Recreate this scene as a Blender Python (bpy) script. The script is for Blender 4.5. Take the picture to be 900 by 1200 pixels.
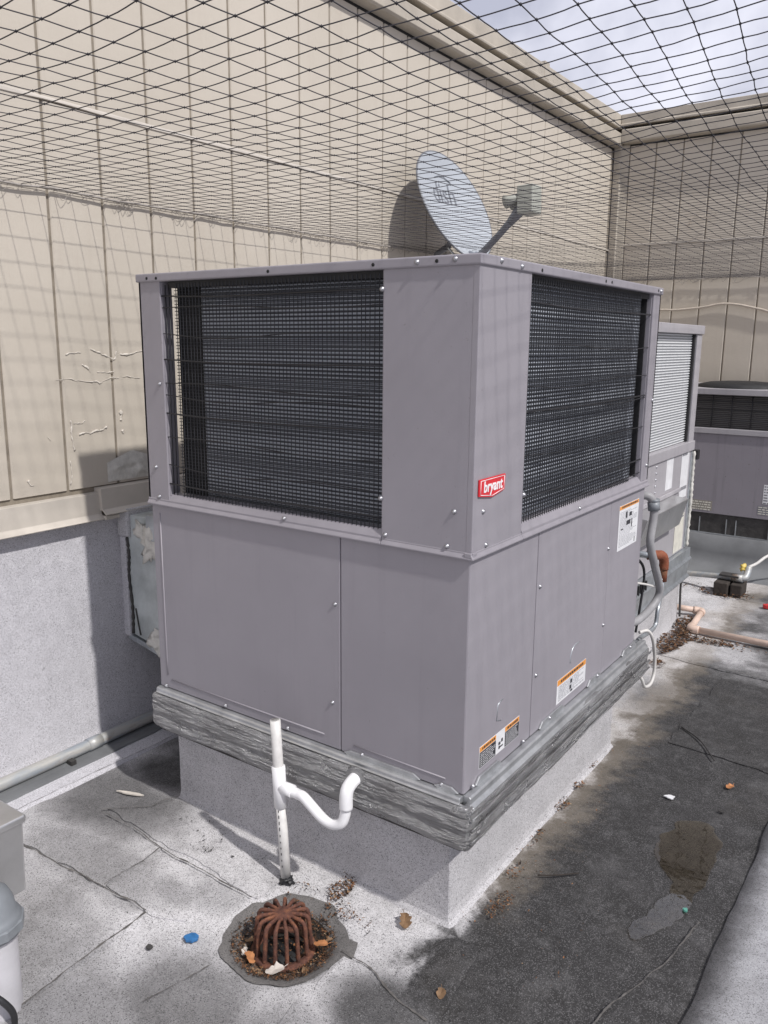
import bpy, math, random
from mathutils import Vector, Matrix, noise
random.seed(7)
R = math.radians
S = bpy.context.scene
for o in list(bpy.data.objects): bpy.data.objects.remove(o)
COL = S.collection

# ------------------------------------------------------------------ camera
yaw, pitch, roll, fpx = -0.612581, -0.204109, 0.008341, 954.796
cam_d = bpy.data.cameras.new('camera'); cam = bpy.data.objects.new('camera', cam_d); COL.objects.link(cam)
fw = Vector((math.sin(yaw)*math.cos(pitch), math.cos(yaw)*math.cos(pitch), math.sin(pitch)))
r0 = Vector((math.cos(yaw), -math.sin(yaw), 0)); u0 = r0.cross(fw)
rr = r0*math.cos(roll)+u0*math.sin(roll); uu = -r0*math.sin(roll)+u0*math.cos(roll)
m3 = Matrix((rr, uu, -fw)).transposed()
cam.matrix_world = Matrix.Translation((0.86658, -1.57517, 1.46483)) @ m3.to_4x4()
cam_d.sensor_fit = 'VERTICAL'; cam_d.sensor_height = 24; cam_d.lens = 24*fpx/1200
cam_d.clip_start = .02; cam_d.clip_end = 500
S.camera = cam

# ------------------------------------------------------------------ light
SUN_EL = R(49); sx, sy = .978, -.205
to_sun = Vector((sx*math.cos(SUN_EL), sy*math.cos(SUN_EL), math.sin(SUN_EL))).normalized()
W = bpy.data.worlds.new('World'); S.world = W; W.use_nodes = True
nt = W.node_tree; nt.nodes.clear()
def N(t, **k):
    n = nt.nodes.new(t)
    for a, b in k.items(): setattr(n, a, b)
    return n
wo = N('ShaderNodeOutputWorld'); bg = N('ShaderNodeBackground'); bg.inputs[1].default_value = .1
sky = N('ShaderNodeTexSky', sky_type='NISHITA', sun_disc=False, sun_elevation=SUN_EL, sun_rotation=math.atan2(sx, sy))
tc = N('ShaderNodeTexCoord'); nz = N('ShaderNodeTexNoise'); nz.inputs['Scale'].default_value = 3.2; nz.inputs['Detail'].default_value = 7; nz.inputs['Roughness'].default_value = .55; nz.inputs['Distortion'].default_value = .3
cr = N('ShaderNodeValToRGB'); cr.color_ramp.elements[0].position = .10; cr.color_ramp.elements[1].position = .40
nz2 = N('ShaderNodeTexNoise'); nz2.inputs['Scale'].default_value = 6.0; nz2.inputs['Detail'].default_value = 6
cr2 = N('ShaderNodeValToRGB'); cr2.color_ramp.elements[0].position = .38; cr2.color_ramp.elements[1].position = .60
cr2.color_ramp.elements[0].color = (5.2, 5.4, 6.6, 1); cr2.color_ramp.elements[1].color = (8.9, 9.0, 10.2, 1)
mx = N('ShaderNodeMix', data_type='RGBA')
L = nt.links.new
L(tc.outputs['Generated'], nz.inputs['Vector']); L(tc.outputs['Generated'], nz2.inputs['Vector'])
L(nz.outputs['Fac'], cr.inputs[0]); L(nz2.outputs['Fac'], cr2.inputs[0])
L(cr.outputs[0], mx.inputs[0]); L(sky.outputs[0], mx.inputs[6]); L(cr2.outputs[0], mx.inputs[7])
L(mx.outputs[2], bg.inputs[0]); L(bg.outputs[0], wo.inputs[0])
sd = bpy.data.lights.new('sun', 'SUN'); sd.energy = 3.8; sd.angle = R(1.5); sd.color = (1, .972, .945)
sun = bpy.data.objects.new('sun', sd); COL.objects.link(sun); sun.location = (3, -1, 5)
sun.rotation_euler = to_sun.to_track_quat('Z', 'Y').to_euler()
S.view_settings.view_transform = 'Standard'; S.view_settings.look = 'None'
S.view_settings.exposure = 0; S.view_settings.gamma = 1; S.view_settings.use_curve_mapping = False

# ------------------------------------------------------------------ materials
def new_mat(name):
    m = bpy.data.materials.new(name); m.use_nodes = True
    t = m.node_tree; b = t.nodes['Principled BSDF']
    return m, t, b
class G:
    """tiny node helper on one tree, world position as coordinate"""
    def __init__(s, t, obj=False):
        s.t = t
        if obj:
            s.pos = t.nodes.new('ShaderNodeTexCoord').outputs['Object']
        else:
            s.pos = t.nodes.new('ShaderNodeNewGeometry').outputs['Position']
    def n(s, ty, **k):
        x = s.t.nodes.new(ty)
        for a, b in k.items(): setattr(x, a, b)
        return x
    def l(s, a, b): s.t.links.new(a, b)
    def put(s, sock, v):
        if hasattr(v, 'links') or isinstance(v, bpy.types.NodeSocket): s.l(v, sock)
        elif isinstance(v, (tuple, list)) and sock.type == 'RGBA': sock.default_value = (*v[:3], 1)
        else: sock.default_value = v
    def scale(s, v, sc):
        x = s.n('ShaderNodeVectorMath', operation='MULTIPLY'); s.put(x.inputs[0], v); x.inputs[1].default_value = sc; return x.outputs[0]
    def noise(s, sc, det=4, rough=.55, vec=None, dist=0):
        x = s.n('ShaderNodeTexNoise'); x.inputs['Scale'].default_value = sc; x.inputs['Detail'].default_value = det
        x.inputs['Roughness'].default_value = rough; x.inputs['Distortion'].default_value = dist
        s.l(vec or s.pos, x.inputs['Vector']); return x.outputs['Fac']
    def vor(s, sc, vec=None, out='Color'):
        x = s.n('ShaderNodeTexVoronoi'); x.inputs['Scale'].default_value = sc; s.l(vec or s.pos, x.inputs['Vector']); return x.outputs[out]
    def ramp(s, f, stops):
        x = s.n('ShaderNodeValToRGB'); e = x.color_ramp.elements
        while len(e) < len(stops): e.new(.5)
        for el, (p, c) in zip(e, stops):
            el.position = p; el.color = (c, c, c, 1) if not isinstance(c, (tuple, list)) else (*c[:3], 1)
        s.put(x.inputs[0], f); return x.outputs[0]
    def mix(s, f, a, b, mode='MIX'):
        x = s.n('ShaderNodeMix', data_type='RGBA', blend_type=mode); x.clamp_factor = True
        s.put(x.inputs[0], f); s.put(x.inputs[6], a); s.put(x.inputs[7], b); return x.outputs[2]
    def math(s, op, a, b=0., c=0.):
        x = s.n('ShaderNodeMath', operation=op); s.put(x.inputs[0], a); s.put(x.inputs[1], b); s.put(x.inputs[2], c); return x.outputs[0]
    def sstep(s, v, a, b):
        x = s.n('ShaderNodeMapRange', interpolation_type='SMOOTHSTEP'); s.put(x.inputs[0], v)
        x.inputs[1].default_value = a; x.inputs[2].default_value = b; return x.outputs[0]
    def xyz(s):
        x = s.n('ShaderNodeSeparateXYZ'); s.l(s.pos, x.inputs[0]); return x.outputs
    def bump(s, b, h, st, dist=.01, prev=None):
        x = s.n('ShaderNodeBump'); x.inputs['Strength'].default_value = st; x.inputs['Distance'].default_value = dist
        s.put(x.inputs['Height'], h)
        if prev: s.l(prev, x.inputs['Normal'])
        s.l(x.outputs[0], b.inputs['Normal']); return x.outputs[0]
    def rnd(s):
        return s.n('ShaderNodeObjectInfo').outputs['Random']

def simple(name, col, rough=.5, metal=0, var=.25, vs=6, bump=.1, bs=60, obj=False, spec=None):
    m, t, b = new_mat(name); g = G(t, obj)
    f = g.noise(vs, 5, .6)
    c = g.mix(g.ramp(f, [(.3, 0), (.7, 1)]), tuple(x*(1-var) for x in col), tuple(min(1, x*(1+var*.5)) for x in col))
    g.put(b.inputs['Base Color'], c)
    b.inputs['Roughness'].default_value = rough; b.inputs['Metallic'].default_value = metal
    g.put(b.inputs['Roughness'], g.math('MULTIPLY_ADD', g.noise(vs*3, 4), .25, rough-.12))
    if bump: g.bump(b, g.noise(bs, 4), bump, .004)
    if spec is not None: b.inputs['Specular IOR Level'].default_value = spec
    return m

def granule(name, light, dark, stain=0., ground=False, edge=False, dirt=1.):
    """mineral cap sheet: coloured granules, dirt, and (on the roof) soaked dark areas plus painted duct shade"""
    m, t, b = new_mat(name); g = G(t)
    v = g.vor(520.); sep = g.n('ShaderNodeSeparateColor'); g.l(v, sep.inputs[0])
    gr = g.ramp(sep.outputs[0], [(0, dark), (.10, tuple(a*.6+b_*.4 for a, b_ in zip(dark, light))), (.26, light), (.8, light), (1, tuple(min(1, x*1.3) for x in light))])
    big = g.noise(2.3, 6, .65)
    med = g.noise(11, 6, .7)
    c = g.mix(g.ramp(big, [(.42, 0), (.72, .45*dirt)]), gr, g.mix(.55, gr, (.07, .066, .062)))
    c = g.mix(g.ramp(med, [(.46, 0), (.75, .6*dirt)]), c, g.mix(.65, c, (.06, .055, .05)))
    # pinholes of lost granules
    pin = g.noise(55, 4, .75)
    c = g.mix(g.ramp(pin, [(.64, 0), (.74, .6)]), c, (.05, .047, .045))
    rough = .92
    if ground:
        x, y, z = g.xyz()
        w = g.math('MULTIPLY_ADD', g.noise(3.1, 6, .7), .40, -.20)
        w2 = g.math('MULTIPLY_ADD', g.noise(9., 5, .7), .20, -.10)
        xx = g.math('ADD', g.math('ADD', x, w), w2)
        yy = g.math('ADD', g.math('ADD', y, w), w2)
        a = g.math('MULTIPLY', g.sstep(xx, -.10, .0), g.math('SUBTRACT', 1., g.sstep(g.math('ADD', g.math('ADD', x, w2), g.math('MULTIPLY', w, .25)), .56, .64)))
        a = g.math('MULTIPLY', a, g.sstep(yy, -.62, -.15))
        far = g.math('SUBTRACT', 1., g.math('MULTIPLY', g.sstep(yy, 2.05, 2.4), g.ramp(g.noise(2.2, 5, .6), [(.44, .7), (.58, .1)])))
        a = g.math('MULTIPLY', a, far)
        # dirty corner by the wall, shade painted under the duct, blotch in the foreground
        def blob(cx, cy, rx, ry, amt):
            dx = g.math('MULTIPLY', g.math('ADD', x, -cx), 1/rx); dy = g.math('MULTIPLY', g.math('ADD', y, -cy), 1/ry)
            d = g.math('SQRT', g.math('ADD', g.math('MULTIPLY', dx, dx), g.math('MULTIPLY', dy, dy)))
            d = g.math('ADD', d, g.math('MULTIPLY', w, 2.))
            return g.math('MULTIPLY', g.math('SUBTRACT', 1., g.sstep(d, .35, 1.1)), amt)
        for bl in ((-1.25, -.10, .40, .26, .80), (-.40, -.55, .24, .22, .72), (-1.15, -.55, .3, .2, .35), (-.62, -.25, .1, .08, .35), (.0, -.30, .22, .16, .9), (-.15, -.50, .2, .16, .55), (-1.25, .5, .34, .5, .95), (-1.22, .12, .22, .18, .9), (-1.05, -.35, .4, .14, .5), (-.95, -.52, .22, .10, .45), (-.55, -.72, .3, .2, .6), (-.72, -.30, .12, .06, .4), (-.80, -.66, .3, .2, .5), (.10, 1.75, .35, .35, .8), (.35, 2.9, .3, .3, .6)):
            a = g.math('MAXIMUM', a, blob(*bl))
        soak_shade = g.mix(sep.outputs[1], (.003, .003, .003), (.062, .059, .060))
        soak_shade = g.mix(g.ramp(g.noise(4.2, 7, .72), [(.36, .75), (.56, 0)]), soak_shade, (.014, .013, .012))
        soak_shade = g.mix(g.ramp(g.noise(6.5, 7, .75, dist=.6), [(.50, 0), (.72, .42)]), soak_shade, g.mix(.6, gr, (.05, .048, .046)))
        soak_shade = g.mix(g.ramp(g.noise(19, 6, .75), [(.52, 0), (.72, .38)]), soak_shade, g.mix(.55, gr, (.05, .048, .046)))
        soak_shade = g.mix(g.ramp(g.noise(3., 5, .6), [(.55, 0), (.7, .35)]), soak_shade, (.055, .046, .034))
        soak_shade = g.mix(g.ramp(sep.outputs[2], [(.84, 0), (.90, .32)]), soak_shade, light)
        soak_shade = g.mix(.48, soak_shade, (.004, .004, .004))
        c = g.mix(g.math('MULTIPLY', a, .97), c, soak_shade)
        # tan silt along the kerb
        silt = g.math('MULTIPLY', g.sstep(xx, -.20, -.06), g.math('SUBTRACT', 1., g.sstep(xx, .0, .10)))
        silt = g.math('MULTIPLY', silt, g.sstep(y, .05, .3))
        c = g.mix(g.math('MULTIPLY', silt, .35), c, (.34, .29, .23))
        g.put(b.inputs['Roughness'], g.math('MULTIPLY_ADD', a, -.22, .93))
    else:
        b.inputs['Roughness'].default_value = .92
        if edge:
            x, y, z = g.xyz(); e = g.math('ADD', x, g.math('MULTIPLY_ADD', g.noise(7, 6, .75), .16, -.08))
            c = g.mix(g.math('SUBTRACT', .8, g.math('MULTIPLY', g.sstep(e, .52, .63), .8)), c, g.mix(sep.outputs[1], (.01, .01, .01), (.10, .096, .095)))
    if stain: c = g.mix(stain, c, (.06, .058, .056))
    # per piece tone
    c = g.mix(g.math('MULTIPLY', g.rnd(), .22), c, g.mix(.5, c, (.09, .085, .08)))
    g.put(b.inputs['Base Color'], c)
    p1 = g.bump(b, g.noise(7, 4, .6), .35, .02)
    g.bump(b, sep.outputs[0], .35, .002, p1)
    b.inputs['Specular IOR Level'].default_value = .3
    return m

CAP_L, CAP_D = (.60, .588, .595), (.11, .106, .108)
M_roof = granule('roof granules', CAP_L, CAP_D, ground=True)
M_curb = granule('curb granules', (.50, .49, .50), (.18, .175, .178), dirt=.5)
M_wallcap = granule('wall granules', (.53, .52, .545), (.23, .225, .235), dirt=.3)
M_slope = granule('slope granules', (.42, .42, .435), (.14, .136, .14), edge=True)

def paint_siding():
    m, t, b = new_mat('beige siding paint'); g = G(t)
    grain = g.noise(1., 6, .65, vec=g.scale(g.pos, (90, 90, 2.2)))
    big = g.noise(1.4, 5, .6)
    c = g.mix(g.ramp(big, [(.35, 0), (.7, 1)]), (.472, .426, .358), (.52, .472, .402))
    c = g.mix(g.ramp(grain, [(.52, 0), (.74, .22)]), c, (.47, .41, .35))
    x, y, z = g.xyz()
    drip = g.noise(1., 5, .65, vec=g.scale(g.pos, (14, 14, .9)))
    c = g.mix(g.ramp(drip, [(.57, 0), (.75, .35)]), c, (.42, .36, .30))
    c = g.mix(g.math('MULTIPLY', g.rnd(), .16), c, (.48, .42, .35))
    low = g.math('MULTIPLY', g.math('SUBTRACT', 1., g.sstep(z, .95, 1.25)), g.ramp(g.noise(9, 5, .7), [(.45, 0), (.7, .5)]))
    c = g.mix(low, c, (.47, .42, .36))
    g.put(b.inputs['Base Color'], c); b.inputs['Roughness'].default_value = .72
    p1 = g.bump(b, grain, .12, .003)
    g.bump(b, g.noise(14, 5, .65), .25, .006, p1)
    return m
M_siding = paint_siding()
M_fascia = simple('beige fascia paint', (.42, .376, .312), .6, 0, .2, 5, .15, 40)
M_trim = simple('beige metal trim', (.505, .462, .405), .45, 0, .16, 5, .1, 30)
M_groove = simple('dark groove', (.25, .215, .17), .9, 0, .3, 20, .1)
M_caulk = simple('cream caulk', (.64, .59, .52), .55, 0, .15, 30, .4, 120)

def unit_paint(name, col, dirt=.12):
    m, t, b = new_mat(name); g = G(t)
    f = g.noise(2.0, 5, .6); st = g.noise(1., 5, .65, vec=g.scale(g.pos, (22, 22, 1.3)))
    c = g.mix(g.ramp(f, [(.35, 0), (.7, 1)]), tuple(x*.93 for x in col), tuple(x*1.05 for x in col))
    c = g.mix(g.ramp(st, [(.55, 0), (.8, dirt*2)]), c, tuple(x*.62 for x in col))
    sp = g.noise(70, 3, .7); c = g.mix(g.ramp(sp, [(.68, 0), (.74, dirt*2.5)]), c, (.12, .10, .09))
    g.put(b.inputs['Base Color'], c)
    g.put(b.inputs['Roughness'], g.math('MULTIPLY_ADD', g.noise(5, 5), .22, .34))
    p1 = g.bump(b, g.noise(3.2, 2, .4), .22, .02)
    g.bump(b, g.noise(900, 2, .5), .06, .0006, p1)
    return m
M_unit = unit_paint('taupe cabinet paint', (.275, .259, .283))
M_unit2 = unit_paint('weathered cabinet paint', (.36, .345, .36), .25)
M_unit3 = unit_paint('old cabinet paint', (.25, .232, .255), .4)
M_black = simple('black wire', (.012, .012, .015), .42, 0, .2, 30, .05)
M_dark = simple('dark interior', (.012, .012, .013), .7, 0, .3, 10, .1)
M_screw = simple('zinc screw', (.42, .42, .44), .42, .9, .1, 90, .05)
M_hole = simple('empty hole', (.01, .01, .01), .9, 0, 0, 10, 0)

def coil_mat(name, lo, hi, pitch):
    m, t, b = new_mat(name); g = G(t)
    x, y, z = g.xyz()
    fin = g.math('SINE', g.math('MULTIPLY', z, 2*math.pi/pitch))
    ff = g.ramp(g.math('MULTIPLY_ADD', fin, .5, .5), [(.2, 0), (.8, 1)])
    blot = g.noise(1., 5, .65, vec=g.scale(g.pos, (4, 4, 26)))
    c = g.mix(ff, lo, hi); c = g.mix(g.ramp(blot, [(.5, 0), (.8, .18)]), c, lo)
    g.put(b.inputs['Base Color'], c); b.inputs['Roughness'].default_value = .45; b.inputs['Metallic'].default_value = .15
    g.bump(b, fin, .5, .004)
    return m
M_coil = coil_mat('aluminium coil fins', (.075, .082, .095), (.46, .49, .545), .0105)
M_coil2 = coil_mat('bright coil fins', (.34, .35, .36), (.78, .79, .80), .0125)
M_coil3 = coil_mat('dirty coil fins', (.035, .033, .032), (.09, .085, .082), .012)

def foil():
    m, t, b = new_mat('aluminium coated flashing'); g = G(t)
    f = g.noise(6, 6, .7)
    c = g.mix(g.ramp(f, [(.35, 0), (.7, 1)]), (.27, .265, .265), (.43, .43, .435))
    st = g.noise(1., 6, .7, vec=g.scale(g.pos, (10, 10, 90)), dist=.5)
    c = g.mix(g.ramp(st, [(.58, 0), (.70, .75)]), c, (.10, .095, .09))
    g.put(b.inputs['Base Color'], c); b.inputs['Metallic'].default_value = .8
    g.put(b.inputs['Roughness'], g.math('MULTIPLY_ADD', g.noise(20, 4), .35, .14))
    p1 = g.bump(b, g.noise(1., 6, .72, vec=g.scale(g.pos, (9, 9, 120)), dist=2.0), .9, .010)
    g.bump(b, g.noise(130, 4, .7), .25, .002, p1)
    return m
M_foil = foil()
M_galv = simple('galvanised steel', (.50, .53, .55), .38, .75, .28, 14, .12, 30)
M_rail = simple('greenish galvanised rail', (.50, .51, .52), .36, .7, .25, 18, .15, 40)
M_duct = simple('weathered duct paint', (.46, .49, .485), .5, .1, .35, 9, .35, 25)
M_mastic = simple('white mastic', (.62, .60, .55), .6, 0, .2, 40, .6, 60)
M_pvc = simple('white pvc', (.80, .795, .80), .32, 0, .07, 14, .03)
M_pvc_old = simple('grimy pvc', (.70, .685, .66), .42, 0, .2, 22, .1)
M_salmon = simple('sunburnt pvc', (.66, .50, .41), .5, 0, .15, 14, .05)
M_ink = simple('black print', (.03, .03, .035), .5, 0, .1, 50, 0)
M_tar = simple('roofing tar', (.05, .047, .045), .75, 0, .4, 25, .6, 50)
M_crack = simple('dirt in a lap joint', (.12, .112, .105), .9, 0, .5, 40, .4, 90)
M_soil = simple('wet soil', (.018, .015, .012), .8, 0, .5, 60, .8, 120)
M_bowl = granule('drain bowl felt', (.20, .19, .185), (.05, .048, .046), .2)

def rust(name, base=(.12, .048, .032)):
    m, t, b = new_mat(name); g = G(t)
    f = g.noise(45, 6, .75)
    c = g.ramp(f, [(.30, tuple(x*.25 for x in base)), (.5, base), (.64, (.22, .085, .042)), (.78, (.30, .17, .10))])
    gr = g.noise(12, 5, .6); c = g.mix(g.ramp(gr, [(.56, 0), (.7, .7)]), c, (.13, .115, .065))
    g.put(b.inputs['Base Color'], c); b.inputs['Roughness'].default_value = .82
    g.bump(b, g.noise(120, 5, .75), .9, .004)
    return m
M_rust = rust('rusted cast iron')
M_rust2 = rust('orange rusted pipe', (.26, .075, .035))

def conduit_mat():
    m, t, b = new_mat('weathered conduit'); g = G(t)
    f = g.noise(1., 5, .6, vec=g.scale(g.pos, (30, 5, 30)))
    c = g.mix(g.ramp(f, [(.4, 0), (.6, 1)]), (.34, .37, .40), (.47, .46, .43))
    r = g.noise(1., 5, .6, vec=g.scale(g.pos, (12, 6, 12))); c = g.mix(g.ramp(r, [(.60, 0), (.72, .8)]), c, (.28, .18, .11))
    g.put(b.inputs['Base Color'], c); b.inputs['Roughness'].default_value = .5; b.inputs['Metallic'].default_value = .3
    return m
M_conduit = conduit_mat()
M_flex = simple('grey flexible conduit', (.30, .295, .30), .5, 0, .2, 20, .1)
M_cable = simple('white cable jacket', (.62, .60, .57), .5, 0, .15, 20, .05)
M_cable_t = simple('painted cable', (.50, .44, .37), .6, 0, .15, 20, .05)
M_wire = simple('black cable', (.02, .02, .022), .45, 0, .1, 20, .05)
M_net = simple('black netting twine', (.016, .014, .018), .7, 0, .2, 30, 0)
M_rope = simple('grey net rope', (.33, .30, .27), .8, 0, .3, 60, .4, 150)
M_dish = simple('dish paint', (.39, .415, .445), .42, 0, .07, 7, .03)
M_dishback = simple('dish steel back', (.17, .175, .19), .45, .2, .2, 12, .1)
M_dishink = simple('dish print', (.20, .21, .235), .55, 0, .1, 40, 0)
M_lnb = simple('aged plastic housing', (.36, .365, .32), .5, 0, .15, 25, .08)
M_red = simple('red badge', (.62, .018, .028), .32, 0, .06, 20, 0)
M_white = simple('white print', (.82, .82, .82), .4, 0, .05, 20, 0)
M_paper = simple('white sticker', (.72, .72, .73), .42, 0, .1, 25, 0)
M_cream = simple('yellowed sticker', (.66, .64, .56), .5, 0, .15, 25, 0)
M_orange = simple('orange print', (.72, .29, .05), .42, 0, .08, 30, 0)
M_inklight = simple('light grey print', (.36, .36, .38), .5, 0, .2, 80, 0)
M_inkgrey = simple('grey print', (.20, .20, .22), .5, 0, .2, 80, 0)
M_wood = simple('soaked timber', (.045, .036, .030), .9, 0, .4, 30, .5, 60)
M_yellow = simple('yellow plastic', (.62, .46, .10), .45, 0, .15, 30, .05)
M_blue = simple('blue plastic', (.035, .16, .38), .5, 0, .25, 60, .3)
M_redbit = simple('red plastic', (.55, .04, .04), .5, 0, .2, 60, .2)
M_alu = simple('brushed aluminium', (.60, .60, .60), .32, .85, .14, 8, .06, 70)
M_postgrey = simple('grey fitting plastic', (.21, .225, .24), .45, .1, .15, 18, .05)
M_post = simple('pale post paint', (.55, .54, .56), .5, .1, .12, 12, .06)
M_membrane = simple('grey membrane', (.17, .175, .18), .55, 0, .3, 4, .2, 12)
M_leaf = simple('dry oak leaf', (.21, .125, .065), .75, 0, .4, 60, .3, 90)
M_leaf2 = simple('orange dry leaf', (.42, .18, .07), .7, 0, .35, 60, .3, 90)
M_leaf3 = simple('pale dry leaf', (.52, .47, .42), .7, 0, .25, 60, .3, 90)

def debris_mat():
    m, t, b = new_mat('leaf litter'); g = G(t)
    v = g.vor(170.); sep = g.n('ShaderNodeSeparateColor'); g.l(v, sep.inputs[0])
    c = g.ramp(sep.outputs[0], [(0, (.008, .007, .006)), (.40, (.035, .021, .013)), (.68, (.11, .05, .022)), (.88, (.24, .10, .035)), (1, (.33, .24, .15))])
    g.put(b.inputs['Base Color'], c); b.inputs['Roughness'].default_value = .85
    return m
M_debris = debris_mat()

def water():
    m, t, b = new_mat('standing water'); g = G(t)
    t.nodes.remove(b)
    fr = g.n('ShaderNodeFresnel'); fr.inputs[0].default_value = 1.33
    tr = g.n('ShaderNodeBsdfTransparent'); tr.inputs[0].default_value = (.80, .74, .64, 1)
    gl = g.n('ShaderNodeBsdfGlossy'); gl.inputs['Roughness'].default_value = .02
    bm = g.n('ShaderNodeBump'); bm.inputs['Strength'].default_value = .05; bm.inputs['Distance'].default_value = .01
    g.l(g.noise(14, 2), bm.inputs['Height']); g.l(bm.outputs[0], gl.inputs['Normal'])
    ms = g.n('ShaderNodeMixShader'); g.l(g.math('MULTIPLY', fr.outputs[0], 4.0), ms.inputs[0]); g.l(tr.outputs[0], ms.inputs[1]); g.l(gl.outputs[0], ms.inputs[2])
    g.l(ms.outputs[0], t.nodes['Material Output'].inputs[0])
    return m
M_water = water()

# ------------------------------------------------------------------ geometry helpers
class MB:
    def __init__(s): s.v = []; s.f = []; s.sm = []
    def add(s, vs, fs, smooth=False):
        o = len(s.v); s.v += [tuple(x) for x in vs]
        for f in fs: s.f.append(tuple(i+o for i in f)); s.sm.append(smooth)
        return s
    def box(s, x0, x1, y0, y1, z0, z1):
        x0, x1 = min(x0, x1), max(x0, x1); y0, y1 = min(y0, y1), max(y0, y1); z0, z1 = min(z0, z1), max(z0, z1)
        return s.add([(x0,y0,z0),(x1,y0,z0),(x1,y1,z0),(x0,y1,z0),(x0,y0,z1),(x1,y0,z1),(x1,y1,z1),(x0,y1,z1)],
                     [(3,2,1,0),(4,5,6,7),(0,1,5,4),(1,2,6,5),(2,3,7,6),(3,0,4,7)])
    def prism(s, poly, axis, a, b):
        """extrude a polygon (2D in the other two axes, order x,y,z) along axis from a to b"""
        def P(p, h):
            if axis == 'x': return (h, p[0], p[1])
            if axis == 'y': return (p[0], h, p[1])
            return (p[0], p[1], h)
        n = len(poly)
        vs = [P(p, a) for p in poly]+[P(p, b) for p in poly]
        fs = [tuple(range(n))[::-1], tuple(range(n, 2*n))]+[(i, (i+1) % n, n+(i+1) % n, n+i) for i in range(n)]
        return s.add(vs, fs)
    def tube(s, pts, r, n=10, cap=True, smooth=True):
        pts = [Vector(p) for p in pts]; rs = r if isinstance(r, (list, tuple)) else [r]*len(pts)
        t0 = (pts[1]-pts[0]).normalized()
        ref = Vector((0, 0, 1)) if abs(t0.z) < .9 else Vector((1, 0, 0))
        u = t0.cross(ref).normalized(); vs = []
        for i, p in enumerate(pts):
            a = pts[max(i-1, 0)]; b = pts[min(i+1, len(pts)-1)]
            t = (b-a).normalized(); u = (u-t*u.dot(t)).normalized(); w = t.cross(u)
            for k in range(n):
                an = 2*math.pi*k/n; vs.append(p+(u*math.cos(an)+w*math.sin(an))*rs[i])
        fs = []
        for i in range(len(pts)-1):
            for k in range(n):
                fs.append((i*n+k, i*n+(k+1) % n, (i+1)*n+(k+1) % n, (i+1)*n+k))
        s.add(vs, fs, smooth)
        if cap:
            o = len(s.v)-len(vs)
            s.f.append(tuple(o+k for k in range(n))[::-1]); s.sm.append(False)
            s.f.append(tuple(o+(len(pts)-1)*n+k for k in range(n))); s.sm.append(False)
        return s
    def lathe(s, prof, n=24, c=(0, 0, 0), smooth=True):
        vs = []
        for r, z in prof:
            for k in range(n):
                a = 2*math.pi*k/n; vs.append((c[0]+r*math.cos(a), c[1]+r*math.sin(a), c[2]+z))
        fs = []
        for i in range(len(prof)-1):
            for k in range(n): fs.append((i*n+k, i*n+(k+1) % n, (i+1)*n+(k+1) % n, (i+1)*n+k))
        return s.add(vs, fs, smooth)
    def mesh(s, name, mat):
        me = bpy.data.meshes.new(name); me.from_pydata(s.v, [], s.f); me.polygons.foreach_set('use_smooth', s.sm)
        if mat: me.materials.append(mat)
        me.update(); return me
    def build(s, name, mat, parent=None, bevel=0, seg=2):
        return obj(name, s.mesh(name, mat), parent, bevel, seg)
def obj(name, me, parent=None, bevel=0, seg=2):
    o = bpy.data.objects.new(name, me); COL.objects.link(o)
    if parent: o.parent = parent
    if bevel:
        b = o.modifiers.new('bevel', 'BEVEL'); b.width = bevel; b.segments = seg; b.limit_method = 'ANGLE'; b.angle_limit = R(40)
    return o
def tag(o, label, cat, group=None, kind=None):
    if label: o['label'] = label
    if cat: o['category'] = cat
    if group: o['group'] = group
    if kind: o['kind'] = kind
    return o
def thing(name, label, cat, group=None):
    o = bpy.data.objects.new(name, None); COL.objects.link(o); o.empty_display_size = .1
    return tag(o, label, cat, group)
def smooth_path(pts, n=8):
    """Catmull-Rom"""
    P = [Vector(p) for p in pts]; P = [P[0]*2-P[1]]+P+[P[-1]*2-P[-2]]; out = []
    for i in range(1, len(P)-2):
        for k in range(n):
            t = k/n; a, b, c, d = P[i-1], P[i], P[i+1], P[i+2]
            out.append(.5*((2*b)+(c-a)*t+(2*a-5*b+4*c-d)*t*t+(3*b-a-3*c+d)*t**3))
    out.append(P[-2]); return out
def nz3(x, y, z, o=4): return noise.fractal(Vector((x, y, z)), 1., 2., o)
def text_mesh(body, size, mat, shear=0., offset=0., extrude=.0006, sx_=1.):
    c = bpy.data.curves.new('text', 'FONT'); c.body = body; c.size = size; c.shear = shear; c.offset = offset; c.extrude = extrude
    c.align_x = 'CENTER'; c.align_y = 'CENTER'; c.resolution_u = 3
    o = bpy.data.objects.new('text_tmp', c); COL.objects.link(o)
    dg = bpy.context.evaluated_depsgraph_get(); me = bpy.data.meshes.new_from_object(o.evaluated_get(dg))
    bpy.data.objects.remove(o); me.materials.clear(); me.materials.append(mat)
    me.transform(Matrix.Diagonal((sx_, 1, 1, 1))); return me

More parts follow.
